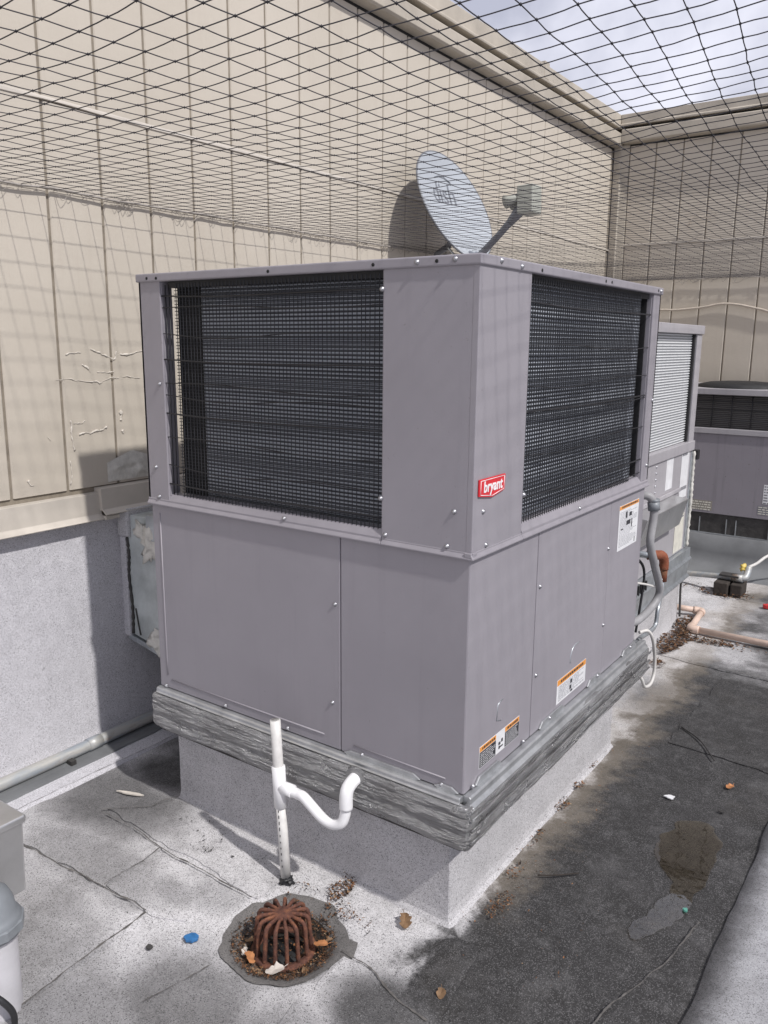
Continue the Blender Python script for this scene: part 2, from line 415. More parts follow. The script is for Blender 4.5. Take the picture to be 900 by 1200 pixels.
# ================================================================== SETTING
# ------------------------------------------------------------------ roof deck
DC = (-.356, -.250)          # centre of the roof drain
def deck_z(x, y):
    d = math.hypot(x-DC[0], y-DC[1]); z = .0035*nz3(x*1.7, y*1.7, 0)
    z += .0012*nz3(x*9, y*9, 3)
    if d < .17:
        t = max(0, min(1, (d-.085)/.085)); z -= .034*(1-t*t*(3-2*t))
    return z
mb = MB()
def axis(a, b, fine0, fine1, step, coarse):
    out = [a]
    while out[-1] < b-1e-6:
        x = out[-1]; st = step if fine0-1e-6 <= x < fine1 else coarse
        nx = x+st
        if x < fine0 < nx: nx = fine0
        out.append(min(nx, b))
    return out
xs = axis(-1.8, 30, -1.6, .62, .018, 1.5); ys = axis(-30, 7, -1.0, .62, .018, 1.5)
ys = sorted(set([round(v, 4) for v in ys if v < .62]+[round(.62+.05*i, 4) for i in range(90)]+[5.3, 7]))
vs = [(x, y, deck_z(x, y) if (-1.7 < x < 1.5 and -1.1 < y < 5) else 0) for y in ys for x in xs]
nx = len(xs)
fs = [(j*nx+i, j*nx+i+1, (j+1)*nx+i+1, (j+1)*nx+i) for j in range(len(ys)-1) for i in range(nx-1)]
mb.add(vs, fs, True)
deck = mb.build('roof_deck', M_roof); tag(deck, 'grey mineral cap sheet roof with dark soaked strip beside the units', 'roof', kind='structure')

def ragged(poly, step=.02, amp=.004, seed=0):
    out = []
    for i in range(len(poly)):
        a = Vector(poly[i]); b = Vector(poly[(i+1) % len(poly)]); n = max(1, int((b-a).length/step)); d = (b-a).normalized(); pn = Vector((-d.y, d.x))
        for k in range(n):
            p = a+(b-a)*(k/n); q = p+pn*amp*2*nz3(p.x*14+seed, p.y*14, seed)
            out.append((q.x, q.y))
    return out
def sheet(poly, z0, th, seed, mat=M_roof, name='cap_sheet', parent=deck):
    p = ragged(poly, .02, .006, seed); n = len(p); m = MB()
    cx = sum(q[0] for q in p)/n; cy = sum(q[1] for q in p)/n
    def zz(x, y, e): return deck_z(x, y)+z0+e
    inner = [((x-cx)*.94+cx, (y-cy)*.94+cy) for x, y in p]
    vs = [(x, y, deck_z(x, y)-.004) for x, y in p]+[(x, y, zz(x, y, th*.8)) for x, y in p]+[(x, y, zz(x, y, th)) for x, y in inner]
    fs = [(i, (i+1) % n, n+(i+1) % n, n+i) for i in range(n)]+[(n+i, n+(i+1) % n, 2*n+(i+1) % n, 2*n+i) for i in range(n)]+[tuple(range(2*n, 3*n))]
    m.add(vs, fs, False); return m.build(name, mat, parent)
sheet([(-1.40, -.415), (-.89, -.40), (-.893, -.192), (-1.40, -.175)], .001, .006, 1)
sheet([(-.70, -.405), (-.683, -.80), (-1.6, -.82), (-1.6, -.43)], .003, .007, 2)
sheet([(-.885, -.205), (-.56, -.207), (-.60, -.36), (-.69, -.39), (-.885, -.39)], .0005, .005, 5)
sheet([(-.675, -.62), (-.50, -.60), (-.30, -.62), (-.32, -1.1), (-.675, -1.1)], .001, .005, 8)
sheet([(-1.2, -.155), (-.52, -.185), (-.51, -.09), (-.60, .0), (-1.06, .02)], .0005, .005, 11)
sheet([(.10, -.27), (.06, .0), (-.03, .0), (-.06, -.20), (-.20, -.215), (-.19, -.6), (.1, -.6)], .0005, .005, 14)
sheet([(.12, 1.36), (.50, 1.34), (.51, 2.1), (.14, 2.14)], .0005, .005, 17)
sheet([(.10, 2.2), (-.2, 2.23), (-.2, 3.2), (.5, 3.2), (.5, 2.2)], .0005, .005, 19)
def seam(pts, w, seed, name='tar_seam'):
    P = smooth_path([(x, y, 0) for x, y in pts], 14); m = MB(); vs = []
    for i, p in enumerate(P):
        a = P[max(0, i-1)]; b = P[min(len(P)-1, i+1)]; d = (b-a).normalized(); n = Vector((-d.y, d.x, 0))
        off = .005*nz3(p.x*14+seed, p.y*14, 1); ww = w*(.10+.75*abs(nz3(p.x*22, p.y*22, seed)))
        for sgn in (-1, 1):
            q = p+n*(off+sgn*ww); vs.append((q.x, q.y, deck_z(q.x, q.y)+.0105))
    m.add(vs, [(2*i, 2*i+1, 2*i+3, 2*i+2) for i in range(len(P)-1)]); return m.build(name, M_crack, deck)
seam([(-1.21, -.18), (-1.05, -.178), (-.894, -.194), (-.7, -.196), (-.525, -.20)], .005, 1)
seam([(-.894, -.194), (-.888, -.30), (-.889, -.395)], .004, 2)
seam([(-1.3, -.425), (-1.22, -.423), (-1.03, -.41), (-.89, -.402), (-.712, -.396)], .007, 3)
seam([(-.705, -.40), (-.698, -.588), (-.683, -.76)], .007, 4)
seam([(-1.066, .028), (-1.086, -.03), (-1.09, -.07), (-1.15, -.12), (-1.202, -.172)], .005, 5)
seam([(-.214, -.205), (-.15, -.21), (-.081, -.228), (.0, -.26), (.073, -.267)], .008, 6)
seam([(-1.405, -.5), (-1.42, -.34), (-1.42, -.05), (-1.41, .24), (-1.42, .6)], .003, 7)
seam([(.48, .406), (.46, .28), (.449, .22), (.41, .08), (.379, -.048), (.36, -.3)], .006, 8)
seam([(-.433, -.43), (-.45, -.5), (-.47, -.60)], .004, 9)
seam([(-.2, 2.23), (.0, 2.22), (.2, 2.21), (.5, 2.2)], .005, 13)
seam([(-.17, 3.35), (.0, 3.2), (.2, 3.15), (.5, 3.2)], .004, 14)

# gently rising light roof field on the right
mb = MB(); vs = []; prof = [(.52, -.02), (.528, .008), (.60, .022), (.8, .055), (1.1, .13), (1.5, .20), (2.4, .26), (30, .26)]
yy = [-30, -6, -2]+[-1.8+.06*i for i in range(115)]+[5.3, 7]
for y in yy:
    for i, (x, z) in enumerate(prof):
        w = .012*nz3(y*4, 5, 0)+.02*nz3(y*.9, 1, 0) if i < 3 else 0
        vs.append((x+w, y, z+.003*nz3(x*4, y*4, 2)))
n = len(prof)
mb.add(vs, [(j*n+i, j*n+i+1, (j+1)*n+i+1, (j+1)*n+i) for j in range(len(yy)-1) for i in range(n-1)], True)
tag(mb.build('roof_slope', M_slope), 'light grey roof slope rising at the right edge', 'roof', kind='structure')
def seam3(pts, w, z, parent):
    m = MB(); m.tube(smooth_path([(x, y, zz) for x, y, zz in pts], 8), w, 5); return m.build('tar_seam', M_tar, parent)

# puddle
def blobpoly(cx, cy, rx, ry, rot, seed, n=60, amp=.22):
    out = []
    for k in range(n):
        a = 2*math.pi*k/n; f = 1+amp*2*nz3(math.cos(a)*1.3+seed, math.sin(a)*1.3, seed)
        x, y = rx*f*math.cos(a), ry*f*math.sin(a); out.append((cx+x*math.cos(rot)-y*math.sin(rot), cy+x*math.sin(rot)+y*math.cos(rot)))
    return out
mb = MB()
def pud(y):
    e = .055*nz3(y*3.1, 3, 3)+.02*nz3(y*11, 1, 5)
    w = .078*max(0, 1-((y-.70)/.19)**2)**.5 if .51 < y < .89 else 0
    w = max(w, .040*max(0, 1-((y-.47)/.22)**2)**.5 if .25 < y < .69 else 0)
    return .375+e-w*1.1, .375+e*.6+w+.01*nz3(y*13, 8, 2)
prow = [pud(.251+.637*i/60) for i in range(61)]
mb.add([q for i, (a, b) in enumerate(prow) for q in ((a, .251+.637*i/60, .0055), (b, .251+.637*i/60, .0055))], [(2*i, 2*i+1, 2*i+3, 2*i+2) for i in range(60)])
tag(mb.build('puddle', M_water), 'shallow brown puddle on the dark roof strip', 'puddle', kind='structure')

# ------------------------------------------------------------------ walls
GW = .2045
def wall_boards(root, place, starts, zr, mesh_cache={}):
    """place(o, s): put a board mesh with its left edge at s"""
    for (z0, z1) in zr:
        key = (z0, z1)
        if key not in mesh_cache:
            m = MB(); e = .004; g_ = .0045
            # front profile with eased edges, local x along wall, local y outwards (negative = front)
            prof = [(g_, .012), (g_, e), (g_+e, 0), (GW-g_-e, 0), (GW-g_, e), (GW-g_, .012)]
            m.prism(prof, 'z', z0, z1); mesh_cache[key] = m.mesh('siding_board', M_siding)
        for s in starts:
            o = obj('siding_board', mesh_cache[key], root); place(o, s)
# left wall: plane x = -1.59 facing +x
lw = thing('building_wall', 'long sunlit beige grooved wall behind the near unit, grey flashing below', 'wall')
first = .047-GW*18
def place_l(o, s): o.location = (-1.59, s, 0); o.rotation_euler = (0, 0, R(90))
wall_boards(lw, place_l, [first+GW*i for i in range(42) if first+GW*i < 4.98], [(.964, 2.197), (2.203, 2.95)])
MB().box(-1.75, -1.5965, -6, 5.2, .86, 3.10).build('backing', M_groove, lw)
# z flashing at the horizontal joint
mb = MB()
vs = []; ysl = [-3.6+.05*i for i in range(173)]
for y in ysl:
    w = .004*nz3(y*3, 0, 0)
    for (x, z) in ((-1.588, 2.212), (-1.586+w*.3, 2.207), (-1.585+w*.4, 2.200+w), (-1.589, 2.198+w)): vs.append((x, y, z))
mb.add(vs, [(j*4+i, j*4+i+1, (j+1)*4+i+1, (j+1)*4+i) for j in range(len(ysl)-1) for i in range(3)])
mb.build('joint_flashing', M_trim, lw)
# lower cap sheet skirt with a foot on the deck
mb = MB(); vs = []; prof = [(-1.605, .93), (-1.598, .86), (-1.592, .5), (-1.590, .07), (-1.578, .03), (-1.55, .011), (-1.42, .008), (-1.405, .006), (-1.402, -.012)]
ysl = [-6, -3]+[-1.5+.04*i for i in range(165)]
for y in ysl:
    for i, (x, z) in enumerate(prof):
        dx = .006*nz3(y*2.2, z*2.2, 4)+.002*nz3(y*9, z*9, 2)
        vs.append((x+(dx if i < 5 else .25*dx), y, z+(.5*abs(dx) if i > 4 and i < 8 else 0)))
n = len(prof)
mb.add(vs, [(j*n+i, (j+1)*n+i, (j+1)*n+i+1, j*n+i+1) for j in range(len(ysl)-1) for i in range(n-1)], True)
mb.build('base_flashing', M_wallcap, lw)
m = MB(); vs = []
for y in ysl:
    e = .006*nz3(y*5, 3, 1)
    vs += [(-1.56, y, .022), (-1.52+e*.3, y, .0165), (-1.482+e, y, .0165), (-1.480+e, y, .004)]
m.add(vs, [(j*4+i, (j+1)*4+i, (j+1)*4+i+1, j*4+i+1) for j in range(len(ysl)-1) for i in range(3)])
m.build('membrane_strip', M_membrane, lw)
# two lengths of metal counterflashing
def trim(y0, y1, dx, z0, z1, dip):
    m = MB(); p = [(-1.60, z1), (-1.572+dx, z1-.003), (-1.566+dx, z0+.016), (-1.546+dx, z0), (-1.549+dx, z0-.004), (-1.570+dx, z0+.012), (-1.60, z0+.012)]
    m.prism(p, 'y', y0, y1); return m.build('metal_trim', M_trim, lw, .0015)
trim(-5.9, .155, 0, .853, .945, 0)
trim(.150, 4.96, .012, .868, .960, 0)
MB().box(-1.60, -1.541, .153, .21, .848, .862).build('trim_lip', M_trim, lw, .001)
# fascia at the top
mb = MB(); mb.prism([(-1.60, 2.965), (-1.535, 2.968), (-1.524, 2.978), (-1.522, 3.055), (-1.532, 3.062), (-1.60, 3.062)], 'y', -6, 5.0); mb.build('fascia_board', M_fascia, lw, .003)
mb = MB(); mb.prism([(-1.62, 3.065), (-1.588, 3.065), (-1.588, 3.092), (-1.528, 3.092), (-1.526, 3.105), (-1.538, 3.112), (-1.538, 3.195), (-1.62, 3.21), (-1.9, 3.22), (-1.9, 3.065)], 'y', -6, 5.06); mb.build('coping', M_fascia, lw, .003)
for y in (-1.2, 1.2, 3.6):
    MB().box(-1.60, -1.5355, y-.035, y+.035, 3.114, 3.2135).build('coping_joint', M_fascia, lw, .002)
MB().box(-1.60, -1.592, -6, 5.0, 2.949, 2.97).build('gap_shade', M_dark, lw)  # black strip painting the shade in the gap under the fascia
MB().box(-1.59, -1.584, -6, 4.94, 3.066, 3.0915).build('gap_shade', M_dark, lw)  # black strip painting the shade in the coping recess
# paint blisters and caulk repairs
def caulk(pts, r, blobs=0, seed=0, parent=lw, x=-1.586):
    m = MB(); P = smooth_path([(x, y, z) for y, z in pts], 10)
    P = [p+Vector((.001*nz3(p.y*40, p.z*40, seed), .006*nz3(p.y*25, p.z*25, seed+1), .010*nz3(p.y*22, p.z*22, seed))) for p in P]
    m.tube(P, [r*(.12+1.0*abs(nz3(p.y*30, p.z*30, seed+3))) for p in P], 7); m.v = [(-1.5895+(v[0]+1.5895)*.45, v[1], v[2]) for v in m.v]; return m.build('caulk_bead', M_caulk, parent)
caulk([(.07, 1.421), (.10, 1.425), (.13, 1.428)], .005, seed=1)
caulk([(.165, 1.432), (.20, 1.424), (.235, 1.412), (.264, 1.405), (.27, 1.43)], .0065, seed=2)
caulk([(.285, 1.425), (.32, 1.419), (.36, 1.427), (.44, 1.43)], .006, seed=3)
caulk([(.03, 1.338), (.09, 1.335), (.164, 1.328), (.22, 1.332), (.275, 1.338)], .004, seed=4)
caulk([(.29, 1.34), (.335, 1.338), (.37, 1.34)], .003, seed=5)
caulk([(.13, 1.385), (.15, 1.37), (.16, 1.36)], .004, seed=6); caulk([(.19, 1.365), (.236, 1.357), (.26, 1.362)], .003, seed=16)
caulk([(.07, 1.20), (.075, 1.175), (.07, 1.14), (.078, 1.10)], .007, seed=7)
caulk([(.10, 1.148), (.14, 1.152), (.18, 1.158), (.215, 1.162)], .0065, seed=8)
caulk([(.27, 1.215), (.277, 1.20), (.275, 1.185)], .012, seed=9); caulk([(.275, 1.15), (.278, 1.14)], .008, seed=10)
caulk([(.08, 1.19), (.11, 1.185), (.13, 1.20)], .005, seed=11); caulk([(-.02, 1.15), (-.01, 1.14)], .006, seed=12)
caulk([(.055, .99), (.06, 1.03), (.058, 1.07)], .006, seed=13); caulk([(-.10, 1.02), (-.09, 1.0), (-.08, .995)], .006, seed=14)
# crumpled patch at the board foot
mb = MB(); vs = []
for j in range(15):
    for i in range(19):
        y = .205+.26*i/18; z = .972+.105*j/14*(1-.45*abs(i/18-.42)*1.8)
        vs.append((-1.589+.016*max(0, .2+nz3(y*16, z*20, 5))*math.sin(math.pi*i/18)*math.sin(math.pi*(j+.5)/15), y, z))
mb.add(vs, [(j*19+i, j*19+i+1, (j+1)*19+i+1, (j+1)*19+i) for j in range(14) for i in range(18)], True)
mb.build('crumpled_patch', M_mastic, lw)

# end wall: plane y = 5.03 facing -y
ew = thing('building_wall', 'shaded beige grooved wall closing the far end of the roof', 'wall')
def place_e(o, s): o.location = (s, 5.03, 0)
wall_boards(ew, place_e, [-1.475+GW*i for i in range(34)], [(.45, 2.236), (2.246, 2.972)])
MB().box(-1.75, 6.5, 5.0365, 5.2, 0, 3.10).build('backing', M_groove, ew)
mb = MB(); mb.prism([(-1.5895, 5.0), (-1.535, 5.0), (-1.530, 5.012), (-1.476, 5.024), (-1.476, 5.036), (-1.5895, 5.036)], 'z', .45, 2.984); mb.build('corner_trim', M_fascia, ew, .003)
mb = MB(); mb.prism([(5.035, 2.985), (4.965, 2.988), (4.954, 2.998), (4.952, 3.080), (4.962, 3.086), (5.035, 3.086)], 'x', -1.522, 6.5); mb.build('fascia_board', M_fascia, ew, .003)
mb = MB(); mb.prism([(5.05, 3.088), (5.02, 3.088), (5.02, 3.108), (4.958, 3.108), (4.956, 3.122), (4.968, 3.128), (4.966, 3.195), (5.05, 3.21), (5.3, 3.22), (5.3, 3.088)], 'x', -1.536, 6.5); mb.build('coping', M_fascia, ew, .003)
mb = MB(); mb.box(-1.5, 6.4, 5.0235, 5.034, 2.231, 2.247); mb.build('joint_flashing', M_trim, ew, .002)
MB().box(-1.53, 6.4, 5.033, 5.0362, 2.972, 2.988).build('gap_shade', M_dark, ew)  # painted shade line where the boards stop below the fascia
MB().box(-1.52, 6.4, 5.014, 5.019, 3.0885, 3.1075).build('gap_shade', M_dark, ew)  # painted shade inside the end wall's coping recess
MB().box(-1.58, 6.5, 5.0, 5.034, 0, .45).build('base_flashing', M_wallcap, ew)
mb = MB(); mb.tube(smooth_path([(-1.48, 5.012, 1.725), (-1.3, 5.01, 1.73), (-1.133, 5.01, 1.738), (-1.016, 5.01, 1.736), (-.833, 5.01, 1.752), (-.694, 5.01, 1.775), (-.573, 5.01, 1.766), (-.424, 5.01, 1.733), (-.3, 5.01, 1.71), (.1, 5.01, 1.72), (.8, 5.01, 1.73), (2, 5.01, 1.73)]), .008, 8)
tag(mb.build('wall_cable', M_cable_t), 'beige painted cable running along the shaded end wall', 'cable')
mb = MB(); mb.tube(smooth_path([(-.99, 5.012, 2.345), (-.965, 5.0, 2.375), (-.955, 5.0, 2.42), (-.93, 5.0, 2.415), (-.84, 4.995, 2.40), (-.78, 5.0, 2.43)]), .004, 6)
tag(mb.build('loose_wire', M_cable_t), 'short loose wire end sticking out of the shaded end wall', 'wire')

# ------------------------------------------------------------------ bird netting
def build_net():
    root = thing('bird_netting', 'black square mesh bird netting stretched overhead between the walls', 'netting')
    x0, x1, y0, y1 = -1.585, 2.6, -2.4, 5.0; sx_, sy_ = .0632, .060
    nx, ny = int((x1-x0)/sx_)+1, int((y1-y0)/sy_)+1
    sx_ = (x1-x0)/(nx-1); sy_ = (y1-y0)/(ny-1)
    def P(i, j):
        u = x0+sx_*i; v = y0+sy_*j
        edge = min(1, (u-x0)/.5, (y1-v)/.6); ew_ = max(0., edge)
        fall = max(0, min(1, (u+1.5)/.9))
        x = u-.13*math.tanh(v/1.)*max(-1, min(1, (u-.05)/.35))*fall*min(1, max(0, (3.5-v)/2))
        y = v-.10*max(0, min(u+.3, 1.2))*ew_
        x += ew_*(.012*nz3(u*1.3, v*1.3, 0)+.0018*nz3(i*.9, j*.9, 5)); y += ew_*(.012*nz3(u*1.3, v*1.3, 9)+.0018*nz3(i*.9, j*.9, 7))
        z = 1.935+.03*(v/5.)*max(0, v/5.)+.03*max(0, min(1, (u+.4)))+ew_*(-.012+.012*nz3(u*.9, v*.9, 2)+.003*nz3(i*.8, j*.8, 8))
        return Vector((x, y, z))
    pts = [[P(i, j) for i in range(nx)] for j in range(ny)]
    V = []; F = []
    def edge(a, b, n_, sag, seed):
        o = len(V); d = (b-a); side = Vector((-d.y, d.x, 0)).normalized(); up = Vector((0, 0, 1)); r = .00112
        k = n_
        for s in range(k+1):
            t = s/k; w = math.sin(math.pi*t)
            c = a+d*t+side*(sag*w*nz3(seed*.37, t, 1))+up*(-.0006*w)
            V.append(c+up*r); V.append(c-up*r*.5+side*r*.87); V.append(c-up*r*.5-side*r*.87)
        for s in range(k):
            for q in range(3):
                F.append((o+s*3+q, o+s*3+(q+1) % 3, o+s*3+3+(q+1) % 3, o+s*3+3+q))
    for j in range(ny):
        k = 3 if y0+sy_*j < 1.2 else 1
        for i in range(nx):
            a = pts[j][i]
            if i < nx-1: edge(a, pts[j][i+1], k, .0016+.006*max(0, min(1, (x0+sx_*i-.1)*2.)), i*7.1+j*3.3)
            if j < ny-1: edge(a, pts[j+1][i], k, .0015, i*5.3+j*9.7)
            if y0+sy_*j < 2.2:
                o = len(V); q = .0031
                for d in ((q,0,0),(-q,0,0),(0,q,0),(0,-q,0),(0,0,q),(0,0,-q)): V.append(a+Vector(d))
                F.extend([(o,o+2,o+4),(o+2,o+1,o+4),(o+1,o+3,o+4),(o+3,o,o+4),(o+2,o,o+5),(o+1,o+2,o+5),(o+3,o+1,o+5),(o,o+3,o+5)])
    me = bpy.data.meshes.new('net_mesh'); me.from_pydata([tuple(v) for v in V], [], F); me.materials.append(M_net); me.update()
    obj('net_mesh', me, root)
    # perimeter rope with gathered loops
    m = MB(); P1 = [(-1.574+.004*nz3(y*6, 1, 1), y, 1.935+.03*(y/5.)*max(0, y/5.)+.006*nz3(y*5, 0, 0)) for y in [-2.4+.05*i for i in range(149)]]
    m.tube(P1, .004, 6); m.build('edge_rope', M_rope, root)
    m = MB(); P1 = [(x, 5.012+.004*nz3(x*6, 1, 1), 1.965+.006*nz3(x*5, 3, 0)) for x in [-1.58+.05*i for i in range(84)]]
    m.tube(P1, .004, 6); m.build('edge_rope', M_rope, root)
    m = MB()
    for k in range(230):
        y = -.6+5.4*random.random()**1.3; z = 1.935+.03*(y/5.)*max(0, y/5.); s = random.uniform(.015, .05); h = random.uniform(-.03, .022)
        m.tube(smooth_path([(-1.578, y, z), (-1.572, y+s*.4, z+h), (-1.576, y+s, z+h*.6), (-1.577, y+s*1.3, z)], 3), .0009, 4, False)
    for k in range(160):
        x = -1.5+3.5*random.random(); z = 1.965; s = random.uniform(.02, .07); h = random.uniform(-.045, .02)
        m.tube(smooth_path([(x, 5.012, z), (x+s*.4, 5.008, z+h), (x+s, 5.012, z+h*.6), (x+s*1.3, 5.014, z)], 3), .0013, 4, False)
    o = m.build('gathered_twine', M_rope, root); o['kind'] = 'stuff'
build_net()

# ================================================================== MAIN UNIT
ZB = .40; UW = 1.097; UD = 1.235; ZM = .99; ZT = 1.652
unit = thing('rooftop_unit', 'large taupe air conditioning unit with red badge and black wire guards, nearest', 'air conditioner', 'rooftop air conditioners')
screw_m = MB(); screw_m.lathe([(.0001, .0048), (.003, .0046), (.0038, .0036), (.004, .002), (.0062, .0014), (.0062, -.001)], 10)
SCREW = screw_m.mesh('screw', M_screw)
hole_m = MB(); hole_m.lathe([(.0001, .0008), (.0042, .0008), (.0042, -.002)], 10); HOLE = hole_m.mesh('hole', M_hole)
def on_left(o, x, z, y=0): o.location = (x, y, z); o.rotation_euler = (R(90), 0, 0)
def on_right(o, y, z, x=0): o.location = (x, y, z); o.rotation_euler = (0, R(90), 0)
PR = .006
# lower panels (y=0 face and x=0 face)
MB().box(-UW+.004, -.004, .004, UD-.004, ZB+.002, 1.0).build('inner_cabinet', M_unit, unit)
MB().box(-UW, -.3755, -.001, .02, ZB-.0005, ZM).build('side_panel', M_unit, unit, .002)
MB().box(-.3725, -.0005, -.001, .02, ZB-.0005, ZM).build('side_panel', M_unit, unit, .002)
MB().box(-.02, .001, 0, .3655, ZB-.0005, ZM).build('side_panel', M_unit, unit, .002)
MB().box(-.02, .0015, .3685, .9095, ZB-.0005, ZM).build('access_panel', M_unit, unit, .002)
MB().box(-.02, .001, .9115, UD, ZB-.0005, ZM).build('side_panel', M_unit, unit, .002)
MB().box(-UW, -UW+.02, .0, UD, ZB-.0005, ZM).build('side_panel', M_unit, unit, .002)
MB().box(-UW, 0, UD-.02, UD+.001, ZB-.0005, ZM).build('side_panel', M_unit, unit, .002)
# pressed ribs on the lower left panel
mb = MB()
mb.tube([(-1.063, -.0005, .96), (-1.062, -.0005, .50), (-1.061, -.0005, .443)], .0028, 6); mb.tube([(-1.045, -.0005, .430), (-.43, -.0005, .430)], .0028, 6)
mb.build('pressed_rib', M_unit, unit)
mb = MB(); mb.tube([(-.33, -.0005, .428), (-.05, -.0005, .426)], .0025, 6); mb.build('pressed_rib', M_unit, unit)
# upper section
UP0 = ZM-.002
def ubox(name, *a, bev=.002, m=M_unit): return MB().box(*a).build(name, m, unit, bev)
ubox('corner_panel', -.243, PR, -PR, .012, UP0+.012, 1.632)
ubox('corner_panel', -.010, PR+.0005, -PR-.0005, .246, UP0+.012, 1.632)
ubox('corner_post', -UW-PR, -1.012, -PR, .008, UP0+.012, 1.632)
ubox('corner_post', -UW-PR, -UW+.004, -PR, .055, UP0+.012, 1.632)
ubox('corner_post', -.012, PR, 1.168, UD+PR, UP0+.012, 1.632)
ubox('corner_post', -.06, PR, UD-.006, UD+PR, UP0+.012, 1.632)
ubox('corner_post', -UW-PR, -UW+.05, UD-.03, UD+PR, UP0+.012, 1.632)
ubox('post_flange', -1.013, -1.0095, -.001, .035, 1.02, 1.63, bev=0)
ubox('post_flange', -.036, .0, 1.161, 1.166, 1.02, 1.63, bev=0)
ubox('post_flange', -.246, -.2425, -.002, .03, 1.02, 1.63, bev=0)
ubox('post_flange', -.030, .0, .244, .2475, 1.02, 1.63, bev=0)
# rear and far upper panels
ubox('rear_panel', -UW-PR, -UW+.004, .42, UD-.03, UP0+.012, 1.632)
ubox('rear_panel', -UW+.05, -.06, UD-.006, UD+PR, UP0+.012, 1.632)
# mid rail with drip lip, both faces
mb = MB(); mb.prism([(-.012, .986), (-.013, .990), (-PR-.001, .999), (-PR-.001, 1.004), (.004, 1.024), (.03, 1.026), (.03, .992), (-.006, .992)], 'x', -UW-.008, -.2435); mb.build('mid_rail', M_unit, unit, .0015)
mb = MB(); mb.prism([(-.012, .986), (-.013, .990), (-PR-.001, .999), (-PR-.001, 1.003), (.01, 1.003), (.01, .992), (-.006, .992)], 'x', -.2425, .011); mb.build('mid_rail', M_unit, unit, .0015)
mb = MB(); mb.prism([(.0125, .986), (.0135, .990), (PR+.002, .999), (PR+.002, 1.006), (-.004, 1.027), (-.03, 1.029), (-.03, .992), (.006, .992)], 'y', .2475, UD+.008)
mb.v = [(v[0], v[1], v[2]) for v in mb.v]; mb.build('mid_rail', M_unit, unit, .0015)
mb = MB(); mb.prism([(.0125, .986), (.0135, .990), (PR+.002, .999), (PR+.002, 1.003), (-.01, 1.003), (-.01, .992), (.006, .992)], 'y', -.0125, .2465); mb.build('mid_rail', M_unit, unit, .0015)
# lid with turned-down edge
lid = MB().box(-UW-.012, .012, -.012, UD+.012, 1.629, ZT).build('top_panel', M_unit, unit, .004, 3)
mb = MB()
for (cx, cy) in ((-.55, .35), (-.55, .9)):
    for r in (.06, .12, .18, .24): mb.tube([(cx+r*math.cos(a*math.pi/16), cy+r*math.sin(a*math.pi/16), ZT+.004) for a in range(33)], .0025, 5)
mb.build('fan_grille', M_black, lid)
# coils and dark interior
MB().box(-.90, -.10, .045, .085, 1.0, 1.612).build('coil', M_coil, unit)
MB().box(-.065, -.025, .10, 1.135, 1.0, 1.612).build('coil', M_coil, unit)
MB().box(-1.004, -.9015, .050, .09, 1.0, 1.629).build('coil_end_plate', M_dark, unit)
MB().box(-.99, -.10, .35, .36, 1.0, 1.629).build('inner_baffle', M_dark, unit)
MB().box(-.175, -.165, .12, 1.22, 1.0, 1.629).build('inner_baffle', M_dark, unit)
MB().box(-.165, -.013, 1.155, 1.160, 1.0, 1.629).build('inner_baffle', M_dark, unit)
MB().box(-.99, -.0, .004, .04, 1.612, 1.6285).build('coil_header', M_dark, unit)
MB().box(-.04, -.004, .05, 1.15, 1.612, 1.6285).build('coil_header', M_dark, unit)
# wire guards
def guard(face):
    m = MB(); r = .0015
    if face == 'L':
        a0, a1, z0, z1 = -1.008, -.247, 1.006, 1.622; P = lambda a, z, d=0: (a, .003+d, z)
    else:
        a0, a1, z0, z1 = .249, 1.160, 1.010, 1.622; P = lambda a, z, d=0: (-.003-d, a, z)
    n = int((a1-a0)/.0129) if face == 'L' else int((a1-a0)/.0140)
    for k in range(n+1):
        a = a0+(a1-a0)*k/n; a += .0006*math.sin(k*1.7)
        if face == 'L' and a < -.965: continue
        if face == 'R' and a > 1.075: continue
        m.tube([P(a, z0-.0), P(a+.001*math.sin(k), (z0+z1)/2), P(a, z1)], r, 4, False, False)
    nz_ = 66
    for k in range(nz_+1):
        z = z0+(z1-z0)*k/nz_+.0005*math.sin(k*2.3)
        s = -.965 if face == 'L' else a0; e_ = a1 if face == 'L' else 1.075
        m.tube([P(s, z, .0024), P((s+e_)/2, z-.001, .0024), P(e_, z, .0024)], r*.72, 4, False, False)
    o = m.build('wire_guard', M_black, unit); o['kind'] = 'stuff'
    zs = (1.59, 1.555, 1.49, 1.415, 1.345, 1.318, 1.262, 1.19, 1.115, 1.055) if face == 'L' else (1.565, 1.46, 1.37, 1.305, 1.298, 1.20, 1.09, 1.045)
    for i, z in enumerate(zs):
        mm = MB(); d = .012*math.sin(i*2.1)
        mm.tube(smooth_path([P(a0-.004, z+d*.3, -.003), P(a0*.7+a1*.3, z-.006+d, -.004), P(a0*.3+a1*.7, z-.004-d*.4, -.004), P(a1+.002, z-.002, -.003)], 5), .0015 if i % 3 else .0024, 6)
        mm.build('support_wire', M_black, unit)
guard('L'); guard('R')
for x in (-1.000, -.985):
    mm = MB(); mm.tube([(x, .004, 1.01), (x+.002, .004, 1.3), (x, .004, 1.62)], .0016, 5); mm.build('support_wire', M_black, unit)
